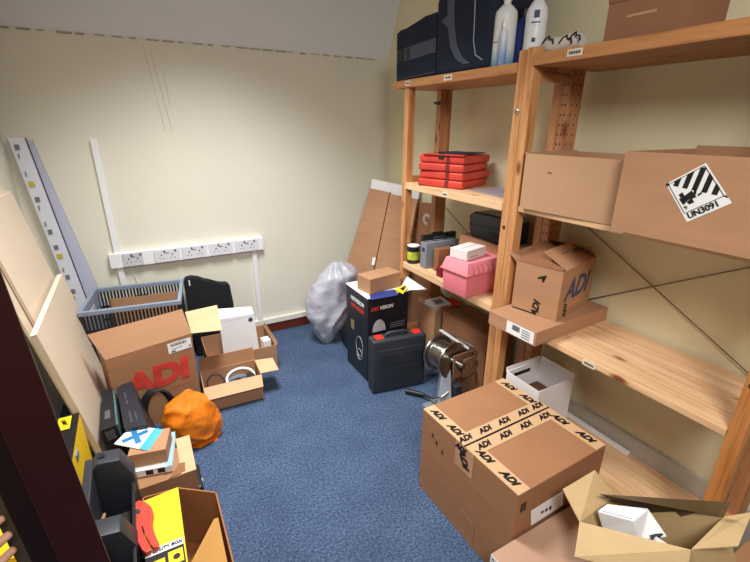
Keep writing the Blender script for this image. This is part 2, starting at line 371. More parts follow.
# ------------------------------------------------------------------ tilted open carton with white device
P00, P10, P01 = V((1.108, .577, .42)), V((1.309, .585, .42)), V((1.183, .309, .55))
P11 = P10+(P01-P00)
n = (P10-P00).cross(P01-P00).normalized(); n = n if n.z < 0 else -n
D = .165
r = thing('open_cardboard_box', 'open tan carton propped at an angle, its flaps spread around a white device', 'box', (1.2, .45, .26))
bd = MB(); B = [p+n*D for p in (P00, P10, P11, P01)]; T = [P00, P10, P11, P01]
OLV = mat('kraft_card_olive', (186, 160, 116), .85, var=.06, scale=4)
for i in range(4):
    j = (i+1) % 4; bd.slab([B[i], B[j], T[j], T[i]], .004)
bd.slab([B[0], B[1], B[2], B[3]], .004)
bd.build('box_body', OLV, r, world=True)
KP = mat('kraft_card_pale2', (206, 176, 130), .85, var=.05, scale=4, bump=.2, bscale=30, stretch=(1, 1, 8))
MB().slab([P00, P01, V((1.15, .285, .46)), Z_(575, 557, .36)], .004).build('flap', KP, r, world=True)
MB().slab([P00, P10, Z_(595, 470, .50), Z_(563, 489, .48)], .004).build('flap', KP, r, world=True)
bk = [P10, P11, V((1.36, .31, .63)), X_(667, 521, 1.355), X_(655, 515, 1.35), X_(620, 503, 1.33), Z_(599, 494, .49)]
fm = MB(); vs = [fm.bm.verts.new(p) for p in bk]; fm.bm.faces.new(vs)
gm = bmesh.ops.solidify(fm.bm, geom=fm.bm.faces[:], thickness=.004)
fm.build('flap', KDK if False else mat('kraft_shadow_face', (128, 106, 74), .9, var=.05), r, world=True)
MB().slab([P01, P11, Z_(752, 513, .575), Z_(738, 547, .555)], .004).build('flap', KP, r, world=True)
dv = thing('camera_housing', 'white plastic device with a sloped end, lying inside the open tilted carton', 'device', (1.19, .5, .40))
ex = (P10-P00).normalized(); ey = (P01-P00).normalized()
def dl(a, b, c): return P00+ex*a+ey*b-n*c
MB().hexa([Z_(602, 528, .40), Z_(640, 541, .43), Z_(668, 537, .45), Z_(622, 505, .40), Z_(597, 511, .46), Z_(634, 521, .49), Z_(648, 508, .50), Z_(607, 504, .47)]).build('housing_body', WPLAST, dv, world=True, bevel=.004)
MB().slab([Z_(602, 511, .466), Z_(632, 519, .491), Z_(632, 518.5, .492), Z_(602, 510.5, .467)], .001).build('lid_line', GALV, dv, world=True)
MB().tube([Z_(655, 540, .45), Z_(667, 548, .44)], .012, 10).build('mounting_foot', WPLAST, dv, world=True, smooth=True)
MB().tube([Z_(650, 538, .44), Z_(664, 533, .45)], .008, 10).build('cable_gland', BLACK2, dv, world=True, smooth=True)
# supporting carton at the frame's edge
r = carton('brown carton under the raised end of the tilted open carton', (1.22, -.06, 0), 0, .42, .345, .385, KRAFT2)
r2 = text('S', .06, Z_(722, 556, .385)-V((1.22, -.06, 0)), (.7, -.7, 0), (.7, .7, 0), INK, r, 'printed_symbol', weight=.002)
# ------------------------------------------------------------------ white open carton on the low shelf
r = carton('open white printed carton standing on the lowest shelf behind the taped carton', (1.505, 1.10, .151), 0, .25, .205, .325, mat('white_card', (236, 232, 234), .6, var=.03), True,
    [('y+', 80, .02), ('x+', 75, .02)], inside=WHITE)
MB().box((.05, .199, .28), (.17, .2, .30)).build('printed_band', INK, r)
MB().box((.006, .006, .006), (.239, .199, .2)).build('box_contents', mat('brown_pack', (96, 66, 46), .8), r, bevel=.01)
# ------------------------------------------------------------------ flat carton + ADI carton on the shelf
r = carton('flat brown carton with a white label, lying on the middle shelf and overhanging its edge', (1.385, 1.07, .7625), 2.5, .525, .272, .068, KRAFT, seam=None)
t = MB().box((-.0012, .01, .006), (-.0002, .16, .062)).build('shipping_label', WHITE, r)
mk = MB()
for i in range(12): mk.box((-.002, .125-(i*.0035), .03), (-.001, .126-(i*.0035)+.0008, .055))
for i in range(4): mk.box((-.002, .03, .015+i*.011), (-.001, .075, .018+i*.011))
mk.build('label_marks', INK, t)
t = MB().box((.0, .265, -.0), (.001, .272, .06)).build('side_print', INKSOFT, r)
L, W, H = .42, .222, .232
r = carton('small kraft carton with loose top flaps and large dark lettering, standing on the flat carton', (1.545, 1.105, .8315), 13, .34, W, H, KRAFT, True,
    [('x-', 62, .0) if False else ('y-', 152, .13, KRAFT, .08, .95), ('y+', 38, .05, KRAFT), ('x+', 140, .09, KRAFT2)])
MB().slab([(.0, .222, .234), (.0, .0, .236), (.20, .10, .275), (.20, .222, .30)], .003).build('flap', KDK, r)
L = .34
text('ADI', .138, (.165, -.0005, .125), (1, 0, 0), (0, 0, 1), BLUEINK, r, 'printed_logo', shear=.3, weight=.003)
MB().box((.10, -.001, .045), (.24, 0, .051)).build('printed_line', mat('orange_print', (214, 130, 84), .6), r)
text('ADI', .04, (.075, -.0005, .03), (0, 0, 1), (-1, 0, 0), INK, r, 'tape_print', weight=.0015, shear=.3)
text('ADI', .045, (-.0005, .10, .03), (0, -.1, 1), (0, 1, .1), INK, r, 'tape_print', weight=.0015, shear=.3)
text('A', .045, (-.0005, .09, .185), (0, -1, -.5), (0, -.5, 1), INK, r, 'tape_print', weight=.002, shear=.3)
MB().box((-.001, .1, .001), (0, .215, .006)).build('bottom_slot', DARK, r)
for (a, b, s_) in ((.13, .09, 'ADI'), (.22, .045, 'AD')):
    text(s_, .05, (a, b, H+.052-(b-.05)*.2), (1, -.2, 0), (.2, 1, .1), INK, r, 'tape_print', weight=.0018, shear=.3)
# ------------------------------------------------------------------ cartons of the upper shelf
r = carton('wide plain kraft tray carton on the shelf beside the posts, left of the hazard-labelled one', (1.505, .895, 1.3115), 3, .36, .44, .232, mat('kraft_card_light', (184, 144, 110), .8, var=.05, scale=3), True,
    [('y+', 92, .006)])
MB().box((-.001, .30, .16), (0, .32, .164)).build('scuff_mark', INKSOFT, r)
r = carton('big kraft carton with a striped hazard diamond label on its front', (1.445, .12, 1.3115), 0, .44, X_(613, 227, 1.445).y-.12+.008, .265, KRAFT, True, [('x+', 88, .012)])
# hazard label
LX = 1.4445
def sx(p, q, d=0): return X_(p, q, LX-d)
a_, b_, c_, d_ = sx(666, 184), sx(706, 163), sx(732, 203), sx(687, 222)
lb = MB().slab([a_, b_, c_, d_], .0008)
pl = lb.build('hazard_label', WHITE, r, world=True)
RM = (Matrix.Translation(r.location) @ Matrix.Rotation(r.rotation_euler.z, 4, 'Z')).inverted()
ctr = (a_+b_+c_+d_)/4
uu = (c_-b_+d_-a_).normalized(); 
def lp(s, t):   # bilinear in label: s from a->b... t from a->d
    return a_*(1-s)*(1-t)+b_*s*(1-t)+c_*s*t+d_*(1-s)*t+V((-.0012, 0, 0))
def band(mb, p): mb.prism([lp(*q) for q in p], (-.0006, 0, 0), None)
bs = MB()
# stripes across the upper triangle: label diagonal from a to c divides it; stripes parallel to vertical of diamond
for k in range(5):
    u0 = .175+k*.155; w = .042
    def st(u):
        a, b = u, u*.87; lam = max(.05, min((b-.035)/.41, (.965-a)/.5)); return (a, b), (a+.5*lam, b-.41*lam)
    (p0, p1), (q0, q1) = st(u0-w), st(u0+w)
    band(bs, [p0, q0, q1, p1])
bs.build('hazard_stripes', INK, pl).data.transform(RM)
fr = MB()
def line(mb, p, q, w=.008):
    P, Q = lp(*p), lp(*q); d = (Q-P).normalized(); nn = V((-1, 0, 0)).cross(d)*w*.12
    mb.prism([P-nn, Q-nn, Q+nn, P+nn], (-.0005, 0, 0))
for p, q in (((.05, .04), (.05, .80)), ((.05, .80), (.95, .80)), ((.05, .04), (.95, .04)), ((.95, .04), (.95, .80))): line(fr, p, q)
band(fr, [(.0, .0), (.07, .0), (.07, .07), (0, .07)][::1]); band(fr, [(.93, .80), (1, .80), (1, .88)])
for p in ([(.14, .36), (.24, .34), (.26, .56), (.16, .60)], [(.24, .44), (.44, .40), (.46, .58), (.26, .56)], [(.10, .46), (.14, .44), (.17, .60), (.12, .62)], [(.22, .58), (.36, .56), (.36, .66), (.24, .66)], [(.44, .47), (.54, .36), (.57, .40), (.47, .53)], [(.5, .54), (.6, .52), (.6, .56), (.5, .58)]): band(fr, p)
fr.build('hazard_symbol', INK, pl).data.transform(RM)
tc_ = lp(.44, .895); ud = (lp(1, .9)-lp(0, .9)); vd = (lp(.5, 0)-lp(.5, 1))
text('UN3091', .025, tc_, ud, vd, INK, pl, 'hazard_number', weight=.0006).data.transform(RM)
text('9', .018, lp(.14, .70), ud, vd, INK, pl, 'hazard_number').data.transform(RM)
# top shelf carton
r = carton('long brown carton with a worn side standing on the top shelf under the ceiling', (1.545, .832, 1.9285), 0, .22, .272, .125, mat('kraft_dim', (140, 98, 72), .8, var=.08, scale=3), True, [('y+', 95, .01), ('x-', 70, .03, KDK)])
MB().box((-.001, .10, .07), (0, .2, .078)).build('printed_line', mat('pale_print', (176, 130, 108), .7), r)
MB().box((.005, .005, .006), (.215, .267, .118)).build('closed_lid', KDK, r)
# striped cloth roll
cl = MB()
ring = []
pts = [(1.59, 1.225+i*.026, 1.962+.004*sin(i*1.1)) for i in range(8)]
cl.tube(pts, [.02, .03, .033, .032, .033, .034, .032, .022], 14)
c = tag(cl.build('folded_cloth', mat('white_cloth', (206, 200, 190), .9, var=.05, bump=.3, bscale=80), smooth=True), 'white cloth roll with black outlined pattern, beside the bottles on the top shelf', 'cloth')
mk = MB()
for (y, z, s_) in ((1.235, 1.98, .026), (1.275, 1.975, .03), (1.36, 1.985, .028)):
    mk.tube([(1.556, y-s_, z-.022), (1.557, y-s_*.8, z-.005), (1.557, y-s_*.2, z-.002), (1.562, y, z+.01), (1.562, y+s_*.6, z+.004), (1.556, y+s_, z-.014)], .0035, 6)
o = mk.build('printed_pattern', INK, smooth=True); o.parent = c
# ------------------------------------------------------------------ bottles
def bottle(label, x, y, prof, m, cap=None, name='bottle', group='bottles on the top shelf'):
    r = thing(name, label, 'bottle', (x, y, 1.906), 0, group)
    MB().lathe(prof).build('bottle_body', m, r, smooth=True)
    return r
def grad(name, c0, c1, z0, z1):
    m = mat(name, c0, .35, var=.01); nt = m.node_tree; N = nt.nodes; L_ = nt.links
    tc = N.new('ShaderNodeTexCoord'); sp = N.new('ShaderNodeSeparateXYZ'); L_.new(tc.outputs['Object'], sp.inputs[0])
    mr = N.new('ShaderNodeMapRange'); mr.inputs[1].default_value = z0; mr.inputs[2].default_value = z1; L_.new(sp.outputs[2], mr.inputs[0])
    mx = N.new('ShaderNodeMix'); mx.data_type = 'RGBA'; mx.inputs[6].default_value = rgb(c0); mx.inputs[7].default_value = rgb(c1)
    L_.new(mr.outputs[0], mx.inputs[0]); L_.new(mx.outputs[2], N['Principled BSDF'].inputs['Base Color']); return m
b1 = bottle('large white bottle fading to blue at its base, beside the navy bag', 1.575, 1.628, [(.047, 0), (.05, .006), (.05, .20), (.047, .225), (.028, .245), (.016, .255), (.016, .27)], grad('white_to_teal', (60, 150, 190), (226, 228, 226), 0, .08), group=None)
MB().lathe([(.019, .268), (.019, .30), (.012, .305)]).build('bottle_cap', WPLAST, b1, smooth=True)
MB().box((-.0512, -.012, .10), (-.0462, .012, .103)).build('printed_line', BLUEINK, b1)
b2 = bottle('slim small white and blue spray bottle in front of the large white bottle', 1.515, 1.568, [(.015, 0), (.017, .004), (.017, .12), (.010, .145), (.007, .15)], grad('blue_to_white', (120, 150, 200), (214, 216, 224), .03, .12), group=None)
MB().lathe([(.01, .148), (.01, .165), (.005, .185), (.004, .19)]).build('bottle_cap', WPLAST, b2, smooth=True)
b3 = bottle('dark blue bottle standing behind, between the two white bottles', 1.66, 1.60, [(.036, 0), (.038, .006), (.038, .17), (.02, .2), (.014, .21)], mat('cobalt_plastic', (40, 62, 130), .3, var=.05), group=None)
MB().lathe([(.016, .208), (.016, .24), (.01, .245)]).build('bottle_cap', BLACK, b3, smooth=True)
b4 = bottle('white spray bottle with a square black label mark, nearest the posts', 1.605, 1.478, [(.041, 0), (.044, .006), (.044, .19), (.041, .21), (.026, .235), (.017, .245)], mat('white_bottle', (224, 226, 230), .35, var=.01), group=None)
MB().lathe([(.019, .243), (.019, .265), (.013, .268)]).build('spray_collar', WPLAST, b4, smooth=True)
MB().prism([(-.05, -.008, .29), (-.062, -.008, .275), (-.055, -.008, .262), (-.02, -.008, .268), (.03, -.008, .268), (.035, -.008, .295)], (0, .016, 0)).build('spray_trigger', BLACK, b4, bevel=.002)
lbm = MB()
def onb(ang, z, w, h):   # small patch on the bottle facing the room
    a = radians(ang); c_ = V((cos(a), sin(a), 0)); t_ = V((-sin(a), cos(a), 0)); p = c_*.0445+V((0, 0, z))
    lbm.slab([p-t_*w-V((0, 0, h)), p+t_*w-V((0, 0, h)), p+t_*w+V((0, 0, h)), p-t_*w+V((0, 0, h))], .001)
onb(222, .185, .011, .014)
for k in range(6): onb(200+k*8, .155, .0025, .003)
for k in range(3): onb(210+k*12, .143, .0012, .0015)
onb(218, .09, .008, .008)
lbm.build('printed_label', BLUEINK, b4)
# ------------------------------------------------------------------ navy bags
r = thing('cool_bag', 'low navy blue zipped bag with a grey webbing strap, leftmost on the top shelf', 'bag', (1.52, 2.07, 1.907))
mb = MB(); gx = [0, .03, .28]
prof = [(0, 0), (.40, 0), (.405, .27), (.36, .262), (.30, .262), (.22, .285), (.12, .305), (.0, .305)]
mb.prism([(0, y, z) for y, z in prof], (.30, 0, 0)); mb.build('bag_body', NAVY, r, bevel=.012, smooth=True, seg=3)
MB().prism([(-.004, .39, .10), (-.004, .0, .115), (-.004, .0, .185), (-.004, .39, .17)], (.005, 0, 0)).build('webbing_strap', WEB, r, bevel=.001)
bu = MB(); bu.box((-.01, .31, .102), (.0, .37, .17)); bu.box((-.008, .25, .11), (.0, .28, .168)); bu.build('buckle', BLACK, r, bevel=.004)
MB().tube([(-.002, .0, .02), (-.003, .2, .012), (-.002, .39, .012)], .003, 6).build('piping', WEB, r, smooth=True)
r = thing('cool_bag', 'tall navy bag with a curved grey strap, between the low bag and the bottles', 'bag', (1.51, 1.655, 1.907))
mb = MB(); mb.prism([(0, 0, 0), (0, .40, 0), (0, .41, .33), (0, .37, .48), (0, .03, .48), (0, -.005, .3)], (.33, 0, 0)); mb.build('bag_body', NAVY, r, bevel=.02, smooth=True, seg=3)
st = [(.30, .50), (.29, .40), (.29, .30), (.275, .2), (.25, .12), (.20, .06), (.14, .03)]
sm = MB()
for (a, b) in zip(st, st[1:]):
    w = .026; sm.slab([(-.004, a[0]+w, a[1]), (-.004, b[0]+w, b[1]), (-.004, b[0]-w, b[1]), (-.004, a[0]-w, a[1])], .003)
sm.build('webbing_strap', WEB, r)
MB().prism([(-.006, .36, .245), (-.006, .30, .27), (-.006, .25, .22), (-.006, .30, .21)], (.004, 0, 0)).build('strap_tab', WEB, r)
MB().tube([(-.003, .10, .47), (-.004, .11, .3), (-.004, .10, .12), (-.003, .08, .06), (-.003, .03, .035)], .0028, 6).build('piping', mat('pale_piping', (150, 156, 164), .7), r, smooth=True)
# ------------------------------------------------------------------ red folded bags
RB = mat('red_coated_fabric', (198, 64, 50), .42, var=.12, scale=10, bump=.35, bscale=30)
names = ['bottom one of the stack on the shelf', 'second from the bottom of the stack', 'third from the bottom of the stack', 'top one, black panel folded over it']
for i in range(4):
    r = thing('folded_bag', 'flat folded orange-red bag, '+names[i], 'bag', (1.59+random.uniform(-.004, .006), 1.86, 1.3165+i*.045), 20+random.uniform(-2, 2), 'folded red bags stacked on the shelf')
    a, b, h = .31, .30, .043
    mb = MB(); mb.box((0, 0, 0), (a, b, h)); mb.build('bag_body', RB, r, bevel=.012, smooth=True, seg=3)
    MB().box((-.0012, .09, .004), (.001, .115, h-.002)).build('dark_strap', mat('strap_maroon', (110, 34, 32), .7), r)
    if i == 3:
        MB().prism([(.0, .27, .0), (.0, .0, .0), (.09, .02, .0), (.15, .12, 0), (.22, .27, 0)], (0, 0, .006), Matrix.Translation((-.01, 0, h+.001))).build('top_cover', RB, r, bevel=.002)
        MB().prism([(.04, .02, 0), (.24, 0, 0), (.235, .2, 0), (.10, .24, 0), (.05, .16, 0)], (0, 0, .006), Matrix.Translation((0, 0, h+.0075))).build('black_panel', NAVY, r, bevel=.002)
        MB().box((-.006, .13, h-.02), (.006, .165, h+.012)).build('buckle', BLACK, r, bevel=.003)
o = tag(MB().slab([(1.60, 1.52, 1.3185), (1.84, 1.50, 1.3185), (1.86, 1.84, 1.3185), (1.62, 1.84, 1.3185)], .0025).build('document_wallet', mat('grey_wallet', (150, 146, 154), .4, var=.05)), 'flat grey plastic document wallet lying on the shelf to the right of the red bags', 'folder')
# ------------------------------------------------------------------ low shelf things (z=.79)
SZ = .791
r = thing('tin_can', 'small black tin with a yellow-green printed label at the left end of the shelf', 'tin', (1.545, 2.245, SZ))
MB().lathe([(.038, 0), (.04, .003), (.04, .112), (.038, .114)]).build('tin_body', BLACK, r, smooth=True)
MB().lathe([(.0405, .025), (.0407, .03), (.0407, .075), (.0405, .08)], cap=False).build('printed_label', mat('lime_label', (176, 190, 60), .4, var=.35, scale=40), r, smooth=True)
MB().lathe([(.0395, .113), (.041, .115), (.041, .120), (.036, .121)]).build('tin_lid', WPLAST, r, smooth=True)
def case(label, x, y, L, W, H, m, rot=0, name='document_case'):
    r = thing(name, label, 'case', (x, y, SZ), rot)
    MB().box((0, 0, 0), (L, W, H)).build('case_body', m, r, bevel=.006, smooth=True)
    return r
r = case('slim black case standing on edge behind the grey one on the shelf', 1.56, 2.16, .27, .03, .20, BLACK)
MB().tube([(.07, .015, .188), (.08, .015, .205), (.16, .015, .205), (.17, .015, .188)], .006, 8).build('carry_handle', BLACK, r, smooth=True)
r = case('grey plastic case standing upright on the shelf between the black and brown ones', 1.535, 2.088, .26, .062, .168, mat('grey_case', (128, 132, 140), .45, var=.06))
MB().box((.004, .028, .165), (.256, .034, .1695)).build('case_seam', BLACK2, r)
MB().tube([(.08, .031, .166), (.085, .031, .19), (.17, .031, .19), (.175, .031, .166)], .007, 8).build('carry_handle', BLACK2, r, smooth=True)
MB().box((-.003, .015, .11), (0, .043, .135)).build('latch', BLACK2, r, bevel=.001)
r = case('brown wooden case standing upright on the shelf beside the grey plastic one', 1.57, 2.004, .26, .052, .143, mat('brown_case', (142, 94, 62), .5, var=.15, scale=12, stretch=(1, 1, .2)))
MB().box((.02, .0525, .02), (.24, .056, .13)).build('back_panel', BLACK, r)
MB().box((.11, .02, .143), (.17, .034, .152)).build('carry_handle', BLACK, r, bevel=.002)
r = thing('dark_case', 'dark navy case half hidden behind the brown wooden case and pink toolbox', 'case', (1.64, 1.955, SZ)); MB().box((0, 0, 0), (.2, .035, .135)).build('case_body', mat('navy_case', (36, 40, 52), .5), r, bevel=.005)
MB().box((.06, .012, .135), (.14, .024, .15)).build('carry_handle', BLACK, r, bevel=.003)
r = thing('red_box', 'small dark red box squeezed on the shelf at the back left of the pink toolbox', 'box', (1.52, 1.905, SZ)); MB().box((0, 0, 0), (.10, .05, .06)).build('box_body', mat('dark_red_box', (126, 26, 30), .5), r, bevel=.003)
MB().box((-.001, .0, .04), (.101, .051, .042)).build('lid_edge', mat('darker_red', (84, 18, 22), .5), r)
r = carton('brown carton at the back of the shelf carrying the black plastic bin', (1.69, 1.50, SZ), 0, .15, .46, .24, KRAFT, seam='y')
r = thing('plastic_bin', 'black rounded plastic bin on its side resting on a brown carton under the red bags', 'bin', (1.71, 1.575, 1.032))
MB().prism([(0, 0, .01), (0, .02, 0), (0, .31, 0), (0, .315, .05), (0, .335, .075), (0, .34, .125), (0, .30, .15), (0, .05, .155), (0, 0, .13)], (.14, 0, 0)).build('bin_body', mat('gloss_black', (22, 22, 26), .22, var=.1), r, bevel=.015, smooth=True, seg=3)
MB().box((-.004, .02, .066), (.06, .33, .075)).build('bin_rim', BLACK2, r, bevel=.002)
# pink toolbox
PINK = mat('pink_plastic', (222, 122, 134), .4, var=.06, scale=5)
r = thing('toolbox', 'pink plastic toolbox with a ribbed lid overhanging the shelf edge', 'toolbox', (1.425, 1.572, SZ), 4.5)
MB().hexa([(.008, .008, 0), (.352, .008, 0), (.352, .182, 0), (.008, .182, 0), (0, 0, .13), (.36, 0, .13), (.36, .19, .13), (0, .19, .13)]).build('toolbox_body', PINK, r, bevel=.008, smooth=True)
MB().hexa([(-.006, -.006, .13), (.366, -.006, .13), (.366, .196, .13), (-.006, .196, .13), (.012, .012, .192), (.348, .012, .192), (.348, .178, .192), (.012, .178, .192)]).build('toolbox_lid', mat('pink_lid', (232, 140, 150), .4, var=.05), r, bevel=.006, smooth=True)
rb = MB(); rb.box((-.009, -.009, .124), (.369, .199, .134)); rb.build('lid_rim', PINK, r, bevel=.003)
rb = MB()
for k in range(9):
    x = .03+k*.036; rb.hexa([(x, -.009, .137), (x+.016, -.009, .137), (x+.016, .0, .137), (x, .0, .137), (x, .006, .175), (x+.016, .006, .175), (x+.016, .014, .175), (x, .014, .175)])
rb.build('lid_ribs', PINK, r, bevel=.002)
MB().box((.014, .085, .186), (.30, .105, .1945)).build('lid_handle', PINK, r, bevel=.003)
r = carton('small white carton sitting on the lid of the pink toolbox', (1.452, 1.615, .986), 13, .168, .112, .054, mat('white_carton', (226, 214, 210), .6, var=.03), seam='x')
MB().box((.03, -.0008, .012), (.1, 0, .02)).build('printed_line', mat('faint_print', (196, 176, 170), .7), r)
# ------------------------------------------------------------------ hik box group
r = thing('camera_box', 'tall black product carton with a white lid and red and white brand lettering', 'box', (1.172, 2.19, 0), 0)
L, W, H = .31, .32, .615
BKC = mat('black_print_card', (30, 31, 38), .38, var=.06)
MB().box((0, 0, 0), (L, W, H)).build('box_body', BKC, r, bevel=.003)
MB().box((-.003, -.003, H), (L+.003, W-.0, H+.006)).build('box_lid', WHITE, r)
MB().slab([V((1.485, 2.19, .621)), Z_(427, 289, .645), Y_(407, 276.5, 2.283), V((1.485, 2.283, .625))], .003).build('lid_flap', WHITE, r, world=True)
MB().slab([Z_(371, 300, .6225), Z_(398, 295, .6225), Z_(395, 289, .6225), Z_(369, 294, .6225)], .0005).build('blue_print', mat('blue_print', (42, 60, 124), .5), r, world=True)
yq = MB(); yq.prism([Z_(394, 289.5, .631), Z_(413, 280.5, .631), Z_(403, 294, .631)][::-1], (0, 0, .0006)); yq.build('yellow_triangle', mat('hazard_yellow', (236, 208, 44), .5), r, world=True)
MB().prism([Z_(400, 288.5, .632), Z_(407, 284.5, .632), Z_(403.5, 291, .632)][::-1], (0, 0, .0004)).build('triangle_mark', INK, r, world=True)
text('HIK', .036, (.052, -.0003, .535), (1, 0, 0), (0, 0, 1), REDINK, r, 'brand_lettering', shear=.25, weight=.0016, sx=.95)
text('VISION', .034, (.138, -.0003, .535), (1, 0, 0), (0, 0, 1), WHITE, r, 'brand_lettering', shear=.25, weight=.0012, sx=.95)
ln = MB()
for k, z in enumerate((.405, .39, .375)): ln.box((.17, -.0008, z), (.285, 0, z+.004))
ln.build('small_print', mat('grey_print', (130, 130, 138), .5), r)
MB().prism([(.035, -.0009, .37)]+[(.085+.05*cos(radians(a)), -.0009, .37+.085*sin(radians(a))) for a in range(170, 9, -16)]+[(.135, -.0009, .37)], (0, .0009, 0)).build('dome_print', mat('dome_print', (196, 190, 194), .4), r)
text('HIKVISION', .04, (-.0003, .15, .545), (0, -1, 0), (0, 0, 1), WHITE, r, 'brand_lettering', shear=.2, weight=.0008)
text('HIKVISION', .04, (-.0003, .15, .495), (0, -1, 0), (0, 0, 1), REDINK, r, 'brand_lettering', shear=.2, weight=.0008)
cp = MB()
for (cy, cz, ry, rz) in ((.12, .22, .05, .075), (.12, .16, .04, .04)):
    cp.tube([(-.001, cy+ry*cos(a*pi/10), cz+rz*sin(a*pi/10)) for a in range(21)], .0016, 5)
cp.build('camera_outline', mat('outline_white', (190, 190, 196), .5), r)
MB().box((-.0008, .20, .31), (0, .25, .38)).build('sticker', mat('olive_sticker', (130, 122, 84), .6), r)
r = carton('small closed kraft carton resting on the white lid of the black product carton', (1.212, 2.232, .6225), 9, .262, .142, .105, KRAFT)
# black tool case
r = thing('drill_case', 'charcoal plastic tool case with two red latches standing on the carpet', 'case', (1.132, 2.045, 0), -9)
L, W, H = .372, .10, .385
MB().box((0, 0, 0), (L, W/2-.001, H)).build('case_front_shell', BLACK2, r, bevel=.016, smooth=True, seg=3)
MB().box((0, W/2+.001, 0), (L, W, H)).build('case_back_shell', BLACK2, r, bevel=.016, smooth=True, seg=3)
pn = MB(); pn.box((.03, -.004, .04), (L-.03, .006, H-.07)); pn.build('raised_panel', BLACK2, r, bevel=.004)
pn = MB(); pn.box((.05, -.007, .06), (L-.05, -.002, H-.2)); pn.box((.05, -.007, H-.18), (L-.05, -.002, H-.10)); pn.build('panel_relief', mat('charcoal2', (44, 47, 54), .4), r, bevel=.002)
MB().tube([(.10, .05, H-.012), (.105, .05, H+.012), (.125, .05, H+.022), (.23, .05, H+.022), (.25, .05, H+.012), (.255, .05, H-.012)], .011, 12).build('carry_handle', BLACK2, r, smooth=True)
for x in (.03, .29): MB().box((x, .02, H-.028), (x+.055, .08, H+.006)).build('latch', RED, r, bevel=.004)
# carton w/ papers behind
r = carton('open kraft carton holding papers and a red booklet, beneath the shelf behind the cable winch', (1.645, 2.10, 0), 0, .22, .185, .472, KRAFT, True, [('x-', 100, .0) if False else ('y+', 40, .09, KRAFT)])
r2 = thing('paper_stack', 'white papers sticking out of the open kraft carton under the shelf', 'papers', (1.665, 2.09, .40))
MB().hexa([(.01, .06, -.02), (.14, .03, -.02), (.15, .17, -.02), (.02, .19, -.02), (.01, .06, .07), (.13, .03, .085), (.15, .17, .09), (.02, .19, .075)]).build('paper_block', WHITE, r2)
MB().box((.04, .08, .086), (.1, .12, .092)).build('printed_photo', mat('grey_photo', (120, 124, 140), .5), r2)
o = tag(MB().slab([Z_(440, 308, .465), Z_(449, 311, .455), Z_(463, 303, .475), Z_(452, 297, .50)], .012).build('booklet', RED, bevel=.001), 'red booklet leaning in the open kraft carton beside the white papers', 'booklet')
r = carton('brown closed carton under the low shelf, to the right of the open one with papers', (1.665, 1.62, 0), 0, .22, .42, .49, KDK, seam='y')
# ------------------------------------------------------------------ cable winch
r = thing('cable_winch', 'steel cable drum winch with a brown metal gearbox and grey foot, beside the tool case', 'winch', (1.50, 1.78, 0))
ax = V((.05, -.99, .06)).normalized(); c0 = V((1.522, 1.888, .292))
MB().lathe([(.082, .0), (.084, .14), (.082, .141)], c0, ax, 32).build('drum', STEEL, r, world=True, smooth=True)
wr = MB()
for k in range(14): 
    wr.lathe([(.080, .008+k*.009), (.0875, .012+k*.009), (.080, .016+k*.009)], c0, ax, 28, cap=False)
wr.build('wound_cable', STEEL, r, world=True, smooth=True)
for h in (0, .14): MB().lathe([(.018, h-.003), (.114, h-.004), (.118, h), (.114, h+.004), (.018, h+.003)], c0, ax, 36).build('drum_flange', STEEL, r, world=True, smooth=True)
MB().lathe([(.018, -.03), (.018, .235)], c0, ax, 18).build('axle', STEEL, r, world=True, smooth=True)
Mx = Matrix.Translation(c0+ax*.16) @ Matrix((( .9988, 0, ax.x, 0), (.05, .06, ax.y, 0), (0, .998, ax.z, 0), (0, 0, 0, 1)))
MB().box((-.02, -.11, .0), (.125, .045, .012), Mx).build('gear_plate', COPPER, r, world=True, bevel=.003)
MB().box((.03, -.10, .035), (.135, .02, .045), Mx).build('gear_plate', COPPER, r, world=True, bevel=.003)
bt = MB()
for (a, b) in ((.045, .005), (.12, .0), (.045, -.085), (.12, -.085), (.085, -.04)): bt.lathe([(.009, 0), (.009, .012), (.005, .016)], Mx @ V((a, b, .045)), ax, 8)
bt.build('bolts', STEEL, r, world=True)
ft = MB(); 
ft.hexa([(1.38, 1.70, 0), (1.46, 1.64, 0), (1.52, 1.72, 0), (1.44, 1.79, 0), (1.47, 1.77, .25), (1.51, 1.74, .25), (1.53, 1.78, .25), (1.49, 1.81, .25)])
ft.build('foot_bracket', GALV, r, world=True, bevel=.004)
MB().box((1.35, 1.62, 0), (1.52, 1.80, .012)).build('base_plate', GALV, r, world=True, bevel=.002)
MB().box((1.50, 1.67, 0), (1.55, 1.73, .16)).build('rear_bracket', BLACK2, r, world=True, bevel=.004)
MB().tube([(1.47, 1.70, .12), (1.42, 1.70, .10), (1.41, 1.76, .05), (1.40, 1.85, .03)], .008, 8).build('crank_arm', STEEL, r, world=True, smooth=True)
MB().tube([(1.40, 1.85, .03), (1.38, 1.89, .024), (1.33, 1.955, .02)], [.011, .016, .017], 12).build('crank_grip', BLACK, r, world=True, smooth=True)
MB().slab([(1.55, 1.93, .42), (1.585, 1.95, .41), (1.645, 1.74, .36), (1.62, 1.72, .365)], .003).build('white_strap', mat('white_cable', (214, 214, 218), .4), r, world=True)
for (a, b) in ((.11, .09), (.125, .04), (.12, -.02)):
    P = Mx @ V((a, b, -.15)); Q = Mx @ V((a, b, .05)); MB().tube([P, Q], .006, 8).build('tie_rod', STEEL, r, world=True, smooth=True)
